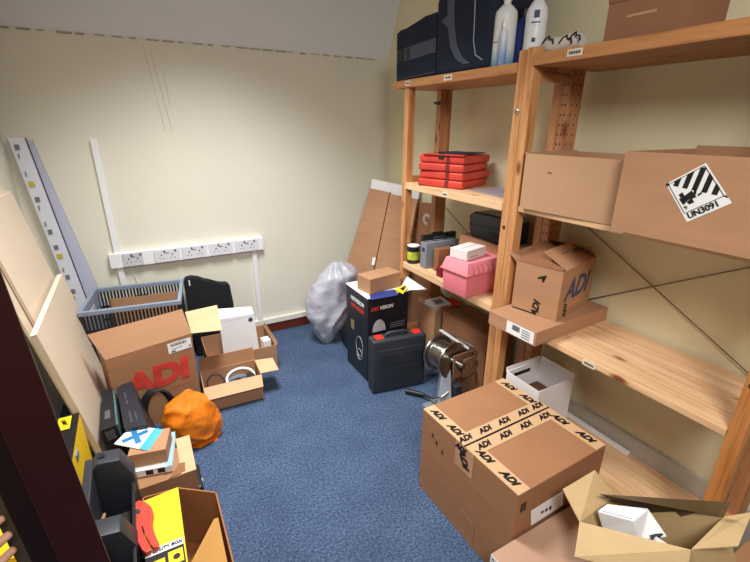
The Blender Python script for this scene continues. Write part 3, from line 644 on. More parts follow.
# ------------------------------------------------------------------ corner: white board, long cartons, grey bag
wb = tag(MB().slab([(1.40, 3.03, 0.0), (1.58, 2.66, 0.0), (1.899, 2.701, 1.198), (1.705, 3.11, 1.242)], .02).build('polystyrene_board', WHITE, bevel=.002), 'white board leaning in the corner behind the two long brown cartons', 'board')
def lean(label, TL, TR, BR, BL, th, m, **k):
    r = thing('long_carton', label, 'box', (BL.x, BL.y, 0))
    MB().slab([BL, BR, TR, TL], th).build('box_body', m, r, world=True, bevel=.002)
    return r
def ext(T, B, z): d = B-T; return T+d*((z-T.z)/d.z)
TL, BL = V((1.645, 3.036, 1.18)), V((1.443, 3.065, .57)); TR, BR = V((1.730, 2.872, 1.162)), V((1.588, 2.835, .635))
b0, b1 = ext(TL, BL, .012), ext(TR, BR, .012)
r = lean('long slim brown carton leaning in the corner, left of the two', TL, TR, b1, b0, .035, KRAFT)
MB().slab([ext(TR, BR, z)+V((-.01, -.012, 0)) if i in (1, 2) else ext(TR, BR, z)+V((-.024, .01, 0)) for i, z in enumerate((.60, .60, .66, .66))], .002).build('clear_tape', WHITE, r, world=True)
TL, BL = V((1.733, 2.866, 1.150)), V((1.590, 2.826, .626)); TR, BR = V((1.838, 2.640, 1.134)), V((1.726, 2.60, .718))
r = lean('wider brown carton leaning in the corner beside the shelving post, right of the two', TL, TR, ext(TR, BR, .012), ext(TL, BL, .012), .03, KRAFT)
q = [V((1.79, 2.66, .012)), V((1.83, 2.40, .012)), V((1.862, 2.42, 1.13)), V((1.862, 2.72, 1.10))]
r = lean('dark brown carton with a round printed mark, upright behind the shelving post', q[3], q[2], q[1], q[0], .03, KDK)
MB().lathe([(.045, 0), (.045, .0008)], (1.853, 2.53, 1.0), (-1, -.1, .03), 20).build('printed_mark', mat('grey_mark', (176, 160, 150), .6), r, world=True)
MB().lathe([(.022, 0), (.022, .0008)], (1.849, 2.53, 1.0), (-1, -.1, .03), 16).build('printed_mark', KDK, r, world=True)
# grey plastic bag
from mathutils import noise
def crumpled(name, m, rows, yp, depth, amp, freq, seed, sharp=1.0, seg=84, nr=64, fold=6, rough=1.0):
    prof = []
    for (py, l, r_) in rows:
        A, B_ = Y_(l, py, yp), Y_(r_, py, yp); c = (A+B_)/2; prof.append((max(c.z, 0), c.x, (B_-A).length/2))
    prof.sort(); prof[0] = (0,)+prof[0][1:]; rings = []; mb = MB(); z0, z1 = prof[0][0], prof[-1][0]
    for i in range(nr+1):
        z = z0+(z1-z0)*i/nr; k = 0
        while k < len(prof)-2 and prof[k+1][0] < z: k += 1
        a, b = prof[k], prof[k+1]; t = min(1, max(0, (z-a[0])/max(1e-6, b[0]-a[0]))); cx = a[1]+(b[1]-a[1])*t; ra = a[2]+(b[2]-a[2])*t
        ring = []
        for q in range(seg):
            th = 2*pi*q/seg; d = V((cos(th), sin(th), 0)); P = V((cx+ra*cos(th), yp+depth*min(1, ra*6)*sin(th), z))
            n1 = noise.noise(P*freq+V((seed, 0, 0))); n2 = abs(noise.noise(P*freq*2.3+V((0, seed, 0)))); n3 = abs(noise.noise(P*freq*5+V((0, 0, seed))))
            vf = abs(sin(th*fold+n1*5+z*4))
            off = amp*(n1*.9-n2*1.2*rough-n3*.3*rough-vf*.6+.45)*min(1, ra*10)
            P = P+d*off+V((0, 0, off*.3 if 0 < i < nr else 0)); P.z = max(P.z, 0 if i else 0)
            ring.append(mb.bm.verts.new(P))
        rings.append(ring)
    for A, B_ in zip(rings, rings[1:]):
        for q in range(seg): mb.bm.faces.new((A[q], A[(q+1) % seg], B_[(q+1) % seg], B_[q]))
    mb.bm.faces.new(rings[0][::-1]); mb.bm.faces.new(rings[-1])
    return mb.build(name, m, smooth=True)
GB = mat('grey_polythene', (178, 178, 188), .3, var=.06, scale=6, bump=.35, bscale=40)
o = crumpled('plastic_bag', GB, [(262, 333, 341), (266, 327, 350), (273, 320, 357), (285, 313, 357), (300, 309, 353), (315, 310, 347), (325, 313, 342), (335, 318, 337), (343, 323, 332)], 2.86, .12, .026, 3.6, 3.3, fold=3, rough=.6)
tag(o, 'crumpled pale grey plastic bag slumped on the carpet against the back wall', 'bag')
o2 = tag(MB().box((1.24, 2.60, 0), (1.40, 2.78, .16)).build('black_bag', BLACK, bevel=.035, smooth=True, seg=3), 'small black soft bag on the floor between the grey plastic bag and the black carton', 'bag')
# ------------------------------------------------------------------ left side: boards on left wall
LAM = mat('pale_laminate', (216, 196, 172), .5, var=.06, scale=10, stretch=(1, .25, .25))
LAM2 = mat('pale_laminate_edge', (236, 222, 200), .5, var=.03, scale=10)
def board(label, y0, y1, zt, xb, th):
    sl = .17; r = thing('laminate_board', label, 'board', (xb, y0, 0), 0, 'laminate boards leaning on the left wall')
    q = [V((xb, y0, 0.0)), V((xb, y1, 0.0)), V((xb-sl*zt, y1, zt)), V((xb-sl*zt, y0, zt))]
    MB().slab([q[1], q[2], q[3], q[0]] if False else [q[0], q[1], q[2], q[3]], th).build('board_face', LAM, r, world=True)
    n_ = V((1, 0, sl)).normalized()
    MB().hexa([q[3]-n_*th+V((0, 0, -.002)), q[3]+V((0, 0, -.002)), q[2]+V((0, 0, -.002)), q[2]-n_*th+V((0, 0, -.002)), q[3]-n_*th+V((0, 0, .002)), q[3]+V((0, 0, .002)), q[2]+V((0, 0, .002)), q[2]-n_*th+V((0, 0, .002))]).build('top_edge', LAM2, r, world=True)
    return r
board('short pale wood-effect board, frontmost of those leaning on the left wall', 1.995, 2.85, .85, -.302, .024)
board('taller pale wood-effect board directly behind the short one', 2.20, 2.86, 1.32, -.345, .012)
board('tallest pale board, rearmost against the left wall', 2.12, 2.82, 1.40, -.361, .010)
# strip packaging
r = thing('light_tube_carton', 'long narrow white carton with printed symbols leaning upright in the left corner', 'box', (-.42, 3.2, 0))
q = [V((-.435, 3.205, 0.0)), V((-.355, 3.205, 0.0)), V((-.512, 3.215, 1.575)), V((-.59, 3.215, 1.575))]
MB().slab([q[0], q[1], q[2], q[3]], .042).build('box_body', mat('white_gloss_card', (226, 228, 238), .35, var=.02), r, world=True, bevel=.002)
mk = MB(); my = MB()
random.seed(5)
for i in range(22):
    z = 1.52-i*.05; x = -.585+(1.575-z)*.0983+.012
    P = V((x, 3.2115-(1.575-z)*.0063, z))
    if i in (4, 13): my.slab([P+V((0, -.001, -.022)), P+V((.028, -.001, -.022)), P+V((.026, -.001, .01)), P+V((-.002, -.001, .01))], .0006); 
    elif i % 3 != 2:
        mk.slab([P+V((0, -.001, -.012)), P+V((.006 if i % 2 else .022, -.001, -.012)), P+V((.006 if i % 2 else .022, -.001, .018)), P+V((0, -.001, .018))], .0006)
mk.build('printed_symbols', mat('grey_symbols', (120, 122, 132), .5), r, world=True); my.build('printed_symbols', mat('yellow_symbols', (196, 184, 60), .5), r, world=True)
MB().slab([V((-.354, 3.204, 0.0)), V((-.352, 3.204, 0.0)), V((-.509, 3.213, 1.575)), V((-.511, 3.213, 1.575))], .03).build('box_edge', BLACK2, r, world=True)
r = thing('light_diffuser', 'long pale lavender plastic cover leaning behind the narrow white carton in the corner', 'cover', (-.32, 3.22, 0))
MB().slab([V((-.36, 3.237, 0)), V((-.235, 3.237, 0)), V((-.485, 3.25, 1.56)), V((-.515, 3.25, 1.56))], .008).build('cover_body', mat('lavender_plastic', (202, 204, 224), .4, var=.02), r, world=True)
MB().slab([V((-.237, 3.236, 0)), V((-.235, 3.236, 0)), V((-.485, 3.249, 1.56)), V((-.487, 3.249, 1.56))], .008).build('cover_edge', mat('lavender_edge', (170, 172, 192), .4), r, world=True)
# ------------------------------------------------------------------ crate
carton('brown closed carton hidden below the ventilated crate', (-.33, 2.76, 0), -8, .44, .32, .318, KRAFT2)
CR = mat('crate_blue_grey', (132, 142, 160), .45, var=.05); CB = mat('crate_black', (34, 36, 42), .5, var=.1)
r = thing('storage_crate', 'blue-grey rimmed plastic crate with slatted black sides, by the left end of the sockets', 'crate', (-.397, 2.72, .32), -8)
L, W, H = .522, .40, .33
rim = MB(); t = .022
rim.box((-t*.4, -t*.4, H-.028), (L+t*.4, t*.6, H)); rim.box((-t*.4, W-t*.6, H-.028), (L+t*.4, W+t*.4, H)); rim.box((-t*.4, t*.6, H-.028), (t*.6, W-t*.6, H)); rim.box((L-t*.6, t*.6, H-.028), (L+t*.4, W-t*.6, H))
rim.build('crate_rim', CR, r, bevel=.004)
def slats(mb, A, Bp, n):
    A, Bp = V(A), V(Bp); d = (Bp-A)/n; up = V((0, 0, 1)); nrm = d.normalized().cross(up)*.006
    for z0, z1 in ((0.0, .03), (.10, .115), (.19, .205)):
        mb.hexa([A+up*z0-nrm, Bp+up*z0-nrm, Bp+up*z0+nrm, A+up*z0+nrm, A+up*z1-nrm, Bp+up*z1-nrm, Bp+up*z1+nrm, A+up*z1+nrm])
    for i in range(n+1):
        a = A+d*i; w = d*.26
        mb.hexa([a-w-nrm, a+w-nrm, a+w+nrm, a-w+nrm, a-w-nrm+up*(H-.025), a+w-nrm+up*(H-.025), a+w+nrm+up*(H-.025), a-w+nrm+up*(H-.025)])
s1 = MB(); slats(s1, (.012, .008, 0), (L-.012, .008, 0), 26); s1.build('slatted_side', CB, r)
s1 = MB(); slats(s1, (.012, W-.008, 0), (L-.012, W-.008, 0), 26)
s1.build('slatted_side', CB, r)
s1 = MB(); s1.prism([(0, 0, 0)]*0 or [(L/2-.05, W-.018, .235), (L/2-.045, W-.018, .215), (L/2+.045, W-.018, .215), (L/2+.05, W-.018, .235), (L/2+.04, W-.018, .255), (L/2-.04, W-.018, .255)], (0, .006, 0)); s1.build('handle_plate', DARK, r)
for xx in (.006, L-.014):
    MB().box((xx, .01, 0), (xx+.008, W-.01, H-.025)).build('solid_end', CR if xx < .1 else CB, r)
MB().box((0, 0, 0), (L, W, .008)).build('crate_base', CB, r)
hl = MB(); hl.prism([(.0145, .14, .245), (.0145, .26, .245), (.0145, .26, .275), (.0145, .14, .275)], (.002, 0, 0)); hl.build('hand_hole', mat('pale_hole', (196, 196, 196), .6), r)
r = thing('cardboard_sheet', 'brown cardboard sheet standing inside the ventilated crate', 'cardboard', (-.38, 2.76, .33), -8)
MB().box((.06, .34, 0), (.50, .352, .24)).build('sheet_panel', KRAFT, r); MB().box((.06, .335, 0), (.07, .34, .24)).build('sheet_fold', KDK, r)
# black seat cushion
r = thing('seat_back', 'black upholstered seat back with a curved top standing against the back wall', 'chair part', (.34, 3.12, 0))
pp = [Y_(*p, 3.10) for p in ((184, 283), (186, 279), (192, 277.5), (200, 278.5), (209, 283), (218, 285.5), (226, 283.5), (230, 285), (233, 300), (235, 316))]
pp += [V((.50, 3.1, 0)), V((.20, 3.1, 0)), V((.19, 3.1, .4))]
MB().prism(pp, (0, .07, 0)).build('cushion', mat('black_fabric', (24, 24, 28), .9, var=.15, bump=.3, bscale=300), r, world=True, bevel=.012, smooth=True, seg=3)
MB().box((.218, 3.094, .575), (.226, 3.0985, .615)).build('fabric_tag', WHITE, r, world=True)
# ------------------------------------------------------------------ ADI left carton
L, W, H = .445, .16, .50
r = carton('tall open kraft carton with big red lettering in front of the ventilated crate', (-.285, 2.356, 0), 14.5, L, W, H, KRAFT2, True, [])
lw = (Matrix.Translation(r.location) @ Matrix.Rotation(r.rotation_euler.z, 4, 'Z'))
_d = Z_(182, 309, .64)-lw @ V((L, 0, H))
q = [lw @ V((0, 0, H)), lw @ V((L, 0, H)), lw @ V((L, 0, H))+_d, lw @ V((-.03, 0, H))+_d+V((0, 0, .0))]
MB().slab(q, .004).build('flap', KRAFT, r, world=True)
q = [lw @ V((L, 0, H)), Y_(222, 330, 2.46), Y_(217, 305, 2.66), Y_(185, 312, 2.64)]
MB().slab(q, .004).build('flap', KRAFT3, r, world=True)
text('ADI', .175, (.232, -.0005, .295), (1, 0, 0), (0, 0, 1), mat('faded_red_ink', (198, 62, 50), .7, var=.25, scale=14), r, 'printed_logo', shear=.05, weight=.011, sx=1.15)
MB().box((.145, -.0008, .195), (.395, 0, .20)).build('printed_line', mat('faded_red_ink2', (178, 96, 74), .7), r)
t = MB().box((.305, -.0012, .415), (.435, -.0002, .478)).build('shipping_label', WHITE, r)
mk = MB()
for k in range(14): mk.box((.32+k*.0065, -.002, .455), (.32+k*.0065+(.004 if k % 3 else .002), -.001, .472))
mk.box((.32, -.002, .42), (.345, -.001, .427)); mk.box((.42, -.002, .425), (.43, -.001, .433)); mk.box((.325, -.002, .438), (.385, -.001, .44))
mk.build('label_marks', INK, t)
# ------------------------------------------------------------------ cable carton
r = carton('small open kraft carton holding cables, in front of the white box on the carpet', (.157, 2.372, 0), -2.5, .345, .205, .172, KRAFT, True,
    [('y+', 78, .085, KRAFT2), ('y-', -52, .075, KRAFT3), ('x+', -4, .115, KRAFT3, .1, .95)])
def loop(c, ra, rb_, rad, name, m, par_label, cat='cable', z=.1, t0=0, t1=2*pi, tilt=.0):
    c = V(c); pts = [c+V((ra*cos(t0+(t1-t0)*k/24), rb_*sin(t0+(t1-t0)*k/24), tilt*sin(t0+(t1-t0)*k/24)+z)) for k in range(25)]
    return tag(MB().tube(pts, rad, 8).build(name, m, smooth=True), par_label, cat)
loop((.39, 2.455, .05), .085, .045, .008, 'white_cable', WPLAST, 'looped thick white cable in the small open carton', z=.08, t0=-.5, t1=3.9, tilt=.04)
loop((.24, 2.47, .05), .05, .05, .004, 'black_cable', BLACK, 'thin coiled black cable at the left of the small open carton', z=.08, tilt=.03)
r = thing('power_adapter', 'black plug adapter lying in the small open carton at its right end', 'adapter', (.43, 2.42, .01)); MB().box((0, 0, .09), (.045, .05, .13)).build('adapter_body', BLACK, r, bevel=.005); MB().box((.012, .01, 0), (.03, .04, .09)).build('adapter_pins', BLACK2, r)
r = thing('cable_spool', 'white round spool lying in the small open carton beside the cables', 'spool', (.235, 2.42, .01)); MB().lathe([(.04, 0), (.042, .01), (.02, .012), (.02, .06), (.042, .062), (.04, .072)]).build('spool_body', WPLAST, r, smooth=True)
MB().lathe([(.03, .014), (.03, .058)]).build('wound_wire', BLACK2, r, smooth=True)
r = thing('grey_disc', 'flat blue-grey disc resting inside the small open carton under the white cable', 'disc', (.38, 2.49, .008)); MB().lathe([(.07, 0), (.075, .005), (.075, .08), (.07, .085)]).build('disc_body', mat('slate_disc', (112, 124, 140), .5), r, smooth=True)
MB().lathe([(.02, .085), (.02, .09)]).build('disc_hub', BLACK2, r, smooth=True)
# carton w/ white flat box
r = carton('larger open kraft carton behind the small one, holding the tall white box', (.23, 2.65, 0), -1, .455, .36, .2, KRAFT, True, [('x+', 70, .02, KRAFT)])
r = thing('white_box', 'tall flat white box with a small oval logo standing in the open carton', 'box', (.35, 2.79, .012))
MB().hexa([(0, 0, 0), (.25, .0, 0), (.25, .05, 0), (0, .05, 0), (-.005, .0, .40), (.232, .0, .392), (.232, .055, .425), (-.005, .055, .455)]).build('box_body', WPLAST, r, bevel=.003)
MB().lathe([(.016, 0), (.016, .001)], (.205, -.0004, .35), (0, -1, 0), 20).build('oval_logo', BLUEINK, r)
MB().box((0, -.001, .375), (.22, 0, .377)).build('lid_line', mat('grey_line', (190, 192, 198), .5), r)
o = carton('tiny white carton in the back right corner of the open carton', (.615, 2.72, .006), 5, .055, .07, .20, WHITE, seam=None)
MB().box((.01, -.0006, .15), (.045, 0, .155)).build('printed_line', mat('faint_print', (196, 176, 170), .7), o)
# ------------------------------------------------------------------ orange bag
o = crumpled('fabric_bag', mat('orange_nylon', (232, 126, 22), .5, var=.1, scale=9, bump=.25, bscale=60), [(390, 185, 190), (394, 180, 194), (398, 174, 200), (404, 165, 208), (412, 163, 214), (422, 166, 219), (432, 170, 221), (442, 176, 221), (452, 186, 216)], 2.15, .11, .024, 5, 8.1, fold=3, rough=.4)
tag(o, 'orange nylon bag crumpled on the carpet in front of the red-lettered carton', 'bag')
r = thing('cable_coil', 'coil of thick black cable leaning behind the orange bag', 'cable', (-.085, 2.30, 0))
cc = MB()
for k in range(3):
    c = V((-.10+k*.012, 2.31-k*.012, .145)); cc.tube([c+V((.075*cos(t*pi/12), .02*sin(t*pi/12), .13*sin(t*pi/12))) for t in range(25)], .009, 8)
cc.build('cable_loops', BLACK, r, world=True, smooth=True); MB().box((-.05, 2.285, .12), (-.02, 2.325, .15)).build('cable_tie', DARK, r, world=True)
# ------------------------------------------------------------------ recorders
def recorder(label, pts, z, dx, body):
    r = thing('video_recorder', label, 'recorder', (pts_c[0], pts_c[1], 0) if False else (Z_(*pts[3], z).x, Z_(*pts[3], z).y, 0))
    T = [Z_(*p, z) for p in pts]        # far left, far right, near right, near left
    Bt = [V((p.x+dx, p.y, 0)) for p in T]
    MB().hexa([Bt[3], Bt[2], Bt[1], Bt[0], T[3], T[2], T[1], T[0]]).build('recorder_body', body, r, world=True, bevel=.003)
    return r, T, Bt
r, T, Bt = recorder('thin black recorder with its green circuit board exposed, standing on edge by the boards', [(102, 391), (112, 388), (115.5, 425), (100, 431)], .33, .04, BLACK)
o_ = V((.003, 0, 0))
MB().hexa([Bt[2], Bt[2]+o_, Bt[1]+o_, Bt[1], T[2]+V((0, .02, -.01)), T[2]+V((.008, .02, -.01)), T[1]+V((.008, -.01, -.01)), T[1]+V((0, -.01, -.01))]).build('circuit_board', mat('pcb_green', (88, 116, 112), .4, var=.3, scale=40), r, world=True)
def onface(A, B_, C, D_, u0, u1, v0, v1, off):
    f = lambda a, b: A*(1-a)*(1-b)+B_*a*(1-b)+C*a*b+D_*(1-a)*b+off
    return [f(u0, v0), f(u1, v0), f(u1, v1), f(u0, v1)]
fr_ = V((0, -.0012, 0)); up_ = V((0, 0, .001))
MB().slab(onface(T[3], T[2], T[1], T[0], .3, .7, .22, .42, up_), .0006).build('badge', mat('grey_badge', (92, 92, 100), .4), r, world=True)
MB().slab(onface(Bt[3], Bt[2], T[2], T[3], .2, .8, .80, .95, fr_), .0006).build('front_port', mat('dark_grey_port', (80, 82, 90), .4), r, world=True)
r, T, Bt = recorder('thicker black recorder with front buttons, standing on edge right of the exposed one', [(116.5, 388), (130.6, 378), (147, 425), (124, 429)], .33, .065, mat('black_satin', (40, 43, 52), .35, var=.08))
for (u0, u1, v0, v1) in ((.35, .45, .10, .34), (.62, .70, .14, .30), (.35, .45, .5, .58), (.35, .45, .62, .78)):
    MB().slab(onface(T[3], T[2], T[1], T[0], u0, u1, v0, v1, up_), .0006).build('front_button', mat('button_grey', (70, 74, 84), .35), r, world=True)
# ------------------------------------------------------------------ stack
r = thing('laptop_case', 'black padded case lying flat on the carpet under the open carton stack', 'case', (-.24, 1.73, 0))
MB().box((-.245, 1.725, 0), (.05, 1.89, .06)).build('case_body', BLACK, r, world=True, bevel=.012, smooth=True, seg=3)
MB().box((.0495, 1.78, .035), (.052, 1.80, .042)).build('zip_pull', WHITE, r, world=True)
r = thing('cardboard_box', 'shallow kraft carton with a torn lid lying on the black padded case', 'box', (-.235, 1.69, .0605))
MB().box((-.235, 1.69, .0605), (.03, 1.885, .195)).build('box_body', KRAFT2, r, world=True, bevel=.002)
MB().box((-.03, 1.69, .1952), (.032, 1.945, .199)).build('lid_strip', KRAFT3, r, world=True)
MB().prism([(-.08, 1.69, .1957), (-.012, 1.70, .1957), (-.008, 1.76, .1957), (-.03, 1.765, .1957)], (0, 0, .0035)).build('torn_edge', KDK, r, world=True)
# booklet box
r = thing('product_box', 'thin white box with black pictures and a pale blue side, under the small carton', 'box', (-.21, 1.74, .2))
q = [Z_(136, 478, .2), Z_(173, 471, .2), Z_(176, 437, .2), Z_(140, 444, .2)]
MB().hexa([q[0]+V((0, 0, .0)), q[1], q[2], q[3], q[0]+V((0, .0, .033)), q[1]+V((0, 0, .033)), q[2]+V((0, 0, .033)), q[3]+V((0, 0, .033))]).build('box_body', WHITE, r, world=True)
e1 = (q[1]-q[0]); e2 = (q[2]-q[1])
MB().slab([q[1]+V((-.028, 0, .0338)), q[1]+V((.001, 0, .0338)), q[2]+V((.001, 0, .0338)), q[2]+V((-.028, 0, .0338))], .0006).build('blue_panel', mat('sky_blue', (150, 190, 226), .5), r, world=True)
pm = MB()
for a in (.28, .6):
    P = q[0]+e1*a; pm.slab([P+V((0, -.001, .004)), P+e1*.2+V((0, -.001, .004)), P+e1*.2+V((0, -.001, .028)), P+V((0, -.001, .028))], .0008)
pm.build('product_pictures', INK, r, world=True)
sc = [Z_(124, 468, .25), Z_(163, 459, .235), Z_(170, 437, .235)]
r = carton('small plain kraft carton on the thin white box, under the brochures', (-.222, 1.79, .2345), -12, .152, .15, .068, KRAFT)
# brochures
q = [Z_(114, 444, .308), Z_(145, 450, .308), Z_(160, 429, .308), Z_(132, 426, .308)]
for k, (dz, off, lab) in enumerate(((0, V((.012, -.008, 0)), 'white folded leaflet under the top brochure, on the small kraft carton'), (.004, V((0, 0, 0)), 'white brochure with a blue cross-shaped picture, on top of the small kraft carton'))):
    r = thing('brochure', lab, 'brochure', (q[0].x, q[0].y, .306+dz))
    Q = [p+off+V((0, 0, dz-.003)) for p in q]
    MB().slab(Q, .0025).build('brochure_pages', WHITE, r, world=True)
    def bp(a, b): return Q[0]*(1-a)*(1-b)+Q[1]*a*(1-b)+Q[2]*a*b+Q[3]*(1-a)*b+V((0, 0, .0008))
    BB = mat('brochure_blue', (70, 176, 214), .4)
    MB().slab([bp(.82, 0), bp(1, 0), bp(1, 1), bp(.82, 1)], .0006).build('blue_edge', BB, r, world=True)
    if k:
        MB().prism([bp(.12, .2), bp(.24, .1), bp(.72, .78), bp(.6, .9)], (0, 0, .0012)).build('cross_picture', mat('cross_blue', (44, 122, 176), .4), r, world=True)
        MB().prism([bp(.1, .74), bp(.2, .88), bp(.74, .3), bp(.62, .16)], (0, 0, .0018)).build('cross_picture', mat('cross_blue', (44, 122, 176), .4), r, world=True)
# ------------------------------------------------------------------ yellow open box with pipe cutter
r = thing('tool_box_carton', 'open yellow printed carton with a black band, its brown inside facing the carpet', 'box', (-.17, 1.05, 0))
x0, x1, y0, y1, H = -.172, .082, 1.04, 1.475, .30
bd = MB(); t = .005
C_ = [V((x0, y0, 0)), V((x1, y0, 0)), V((x1, 1.41, 0)), V((-.045, 1.505, 0)), V((x0, 1.52, 0))]
up3 = V((0, 0, H))
bd.prism(C_, (0, 0, t))
for a, b in zip(C_, C_[1:]+C_[:1]): bd.slab([a, b, b+up3, a+up3], t)
ORB = mat('inner_brown', (160, 104, 62), .8, var=.06)
bd.build('box_body', ORB, r, world=True)
MB().slab([(x0, y0, H+.002), (-.052, y0+.0, H+.002), (-.047, y1+.03, H+.002), (x0, y1+.02, H+.002)], .004).build('yellow_lid', YEL, r, world=True)
MB().slab([(x0, 1.235, H+.0028), (-.055, 1.235, H+.0028), (-.055, 1.262, H+.0028), (x0, 1.262, H+.0028)], .0005).build('white_band', WHITE, r, world=True)
MB().slab([(x0, y0, H+.0028), (-.055, y0, H+.0028), (-.055, 1.235, H+.0028), (x0, 1.235, H+.0028)], .0005).build('black_band', INK, r, world=True)
text('MOU', .019, (-.160, 1.2485, H+.003), (1, .0, 0), (0, 1, 0), INK, r, 'printed_words', world=True, weight=.0006, shear=.2)
text('LITY BOX', .0165, (-.0945, 1.2485, H+.003), (1, .0, 0), (0, 1, 0), INK, r, 'printed_words', world=True, weight=.0006, shear=.2)
lg = MB(); lg.box((-.105, 1.17, H+.003), (-.06, 1.222, H+.0037)); lg.box((-.15, 1.16, H+.003), (-.115, 1.21, H+.0037)); lg.build('yellow_logo', YEL, r, world=True)
MB().lathe([(.011, 0), (.011, .0006)], (-.08, 1.195, H+.0037), (0, 0, 1), 18).build('logo_mark', INK, r, world=True)
MB().slab([Z_(186, 572, .27), Z_(233, 590, .297), Z_(217, 518, .297)+V((.004, 0, 0)), Z_(214, 519, .297)], .004).build('inner_flap', mat('ochre_flap', (186, 136, 70), .8, var=.05), r, world=True)
# pipe cutter
r = thing('pipe_cutter', 'red plastic pipe cutter lying on the yellow lid', 'tool', (-.15, 1.35, .304))
zt = .3035
def zp(p): return Z_(p[0], p[1], zt)
o1 = [(133.5, 512), (135, 507), (140, 504), (146, 505.5), (152, 510), (154.5, 517), (153, 526), (153, 532), (157, 541), (160, 547), (159, 551), (155, 552), (152, 549), (147, 540), (144, 531), (142, 527), (141, 530), (145, 540), (151, 550), (152, 554), (147, 557), (143, 554), (139, 546), (135, 537), (133.5, 530)]
MB().prism([zp(p) for p in o1][::-1], (0, 0, .02)).build('cutter_body', mat('cutter_red', (206, 72, 56), .4, var=.05), r, world=True, bevel=.003)
bl = MB(); bl.prism([Z_(*p, .324) for p in ((134, 510), (139, 509), (141, 512), (138, 514), (134, 513))][::-1], (0, 0, .001)); bl.build('cutter_jaw', BLACK2, r, world=True)
bl = MB()
for p in ((148, 511), (147, 516), (136, 531), (137, 517)): bl.lathe([(.0018, 0), (.0018, .001)], Z_(*p, .324), (0, 0, 1), 8)
bl.build('rivets', INK, r, world=True)
# ------------------------------------------------------------------ black tool tray (open case)
r = thing('tool_tray', 'tall black open plastic tool tray with angular cut-outs, between the yellow boxes', 'tray', (-.33, 1.1, 0))
x0, x1 = -.342, -.192
MB().box((x0, 1.05, 0), (x1, 1.66, .14)).build('tray_base', BLACK, r, world=True, bevel=.006)
MB().box((x0, 1.05, .14), (x0+.03, 1.66, .44)).build('tray_back', BLACK2, r, world=True, bevel=.006)
MB().box((x1-.012, 1.05, .14), (x1, 1.66, .335)).build('tray_side', BLACK, r, world=True, bevel=.003)
def rib(y, d, h=.44):
    MB().prism([(x0+.02, y, .14), (x1, y, .14), (x1+.004, y, h-.09), (x1-.03, y, h), (x0+.045, y, h+.012), (x0+.02, y, h-.02)], (0, d, 0)).build('angled_rib', BLACK2, r, world=True, bevel=.006, smooth=True)
rib(1.585, .075, .45); rib(1.27, .075, .42); rib(1.07, .06, .42)
MB().box((x0+.035, 1.355, .15), (x1-.03, 1.54, .24)).build('cavity_lining', mat('dark_olive', (36, 34, 22), .7), r, world=True)
MB().tube([(x0+.045, 1.50, .30), (x0+.045, 1.37, .36)], .006, 8).build('wooden_rod', mat('pale_wood_rod', (176, 140, 96), .6), r, world=True)
MB().lathe([(.012, 0), (.009, .002), (.012, .003)], (x0+.06, 1.625, .462), (0, 0, 1), 16).build('moulded_ring', BLACK, r, world=True)
# metal bits at the near end
r = thing('metal_fitting', 'small pale metal fitting lying in the near end of the black tool tray', 'fitting', (-.24, 1.17, .145))
MB().lathe([(.02, 0), (.02, .10), (.012, .105), (.012, .16)]).build('fitting_body', STEEL, r, smooth=True)
MB().lathe([(.024, .04), (.024, .06)], seg=6).build('hex_nut', GALV, r)
# ------------------------------------------------------------------ yellow / black tool carton behind
r = thing('yellow_tool_carton', 'yellow and black printed tool carton standing against the short pale board', 'box', (-.47, 1.52, 0))
x0, x1, y0, y1, H = -.50, -.378, 1.56, 1.985, .455
MB().box((x0, y0, 0), (x1, y1, H)).build('box_body', YEL, r, world=True, bevel=.002)
MB().box((x0-.001, y0-.001, H), (x1-.0, y1+.0, H+.002)).build('black_top', INK, r, world=True)
MB().box((-.452, 1.88, H+.002), (-.405, 1.975, H+.0026)).build('yellow_badge', YEL, r, world=True)
text('LIMIT', .02, (-.4285, 1.93, H+.003), (.3, -1, 0), (1, .3, 0), INK, r, 'badge_lettering', world=True, weight=.0005)
MB().box((-.496, 1.90, H+.002), (-.46, 1.98, H+.0026)).build('white_badge', WHITE, r, world=True)
MB().box((x1, 1.72, .40), (x1+.006, 1.76, .43)).build('catch', GALV, r, world=True)
r = thing('yellow_carton', 'yellow and black carton low on the floor, left of the dark door post', 'box', (-.6, 1.3, 0))
MB().box((-.615, 1.42, 0), (-.512, 1.98, .33)).build('box_body', YEL, r, world=True, bevel=.002)
MB().box((-.6155, 1.66, .3), (-.5115, 1.72, .3306)).build('black_band', INK, r, world=True)
cr_ = thing('crumpled_bag', 'crumpled yellow plastic packaging behind the fingers at the bottom left', 'packaging', (-.55, 1.34, 0))
random.seed(9); bm = MB(); rings = []
for (z, a) in ((0, .05), (.05, .06), (.15, .06), (.25, .05), (.32, .03), (.34, .01)):
    rings.append([bm.bm.verts.new((-.545+a*cos(2*pi*k/14)*(1+random.uniform(-.2, .2)), 1.335+a*1.1*sin(2*pi*k/14)*(1+random.uniform(-.2, .2)), z)) for k in range(14)])
for A, Bq in zip(rings, rings[1:]):
    for k in range(14): bm.bm.faces.new((A[k], A[(k+1) % 14], Bq[(k+1) % 14], Bq[k]))
bm.bm.faces.new(rings[0][::-1]); bm.bm.faces.new(rings[-1]); bm.build('packaging_body', YEL, cr_, world=True)
MB().box((-.555, 1.325, .34), (-.535, 1.345, .346)).build('black_print', INK, cr_, world=True)
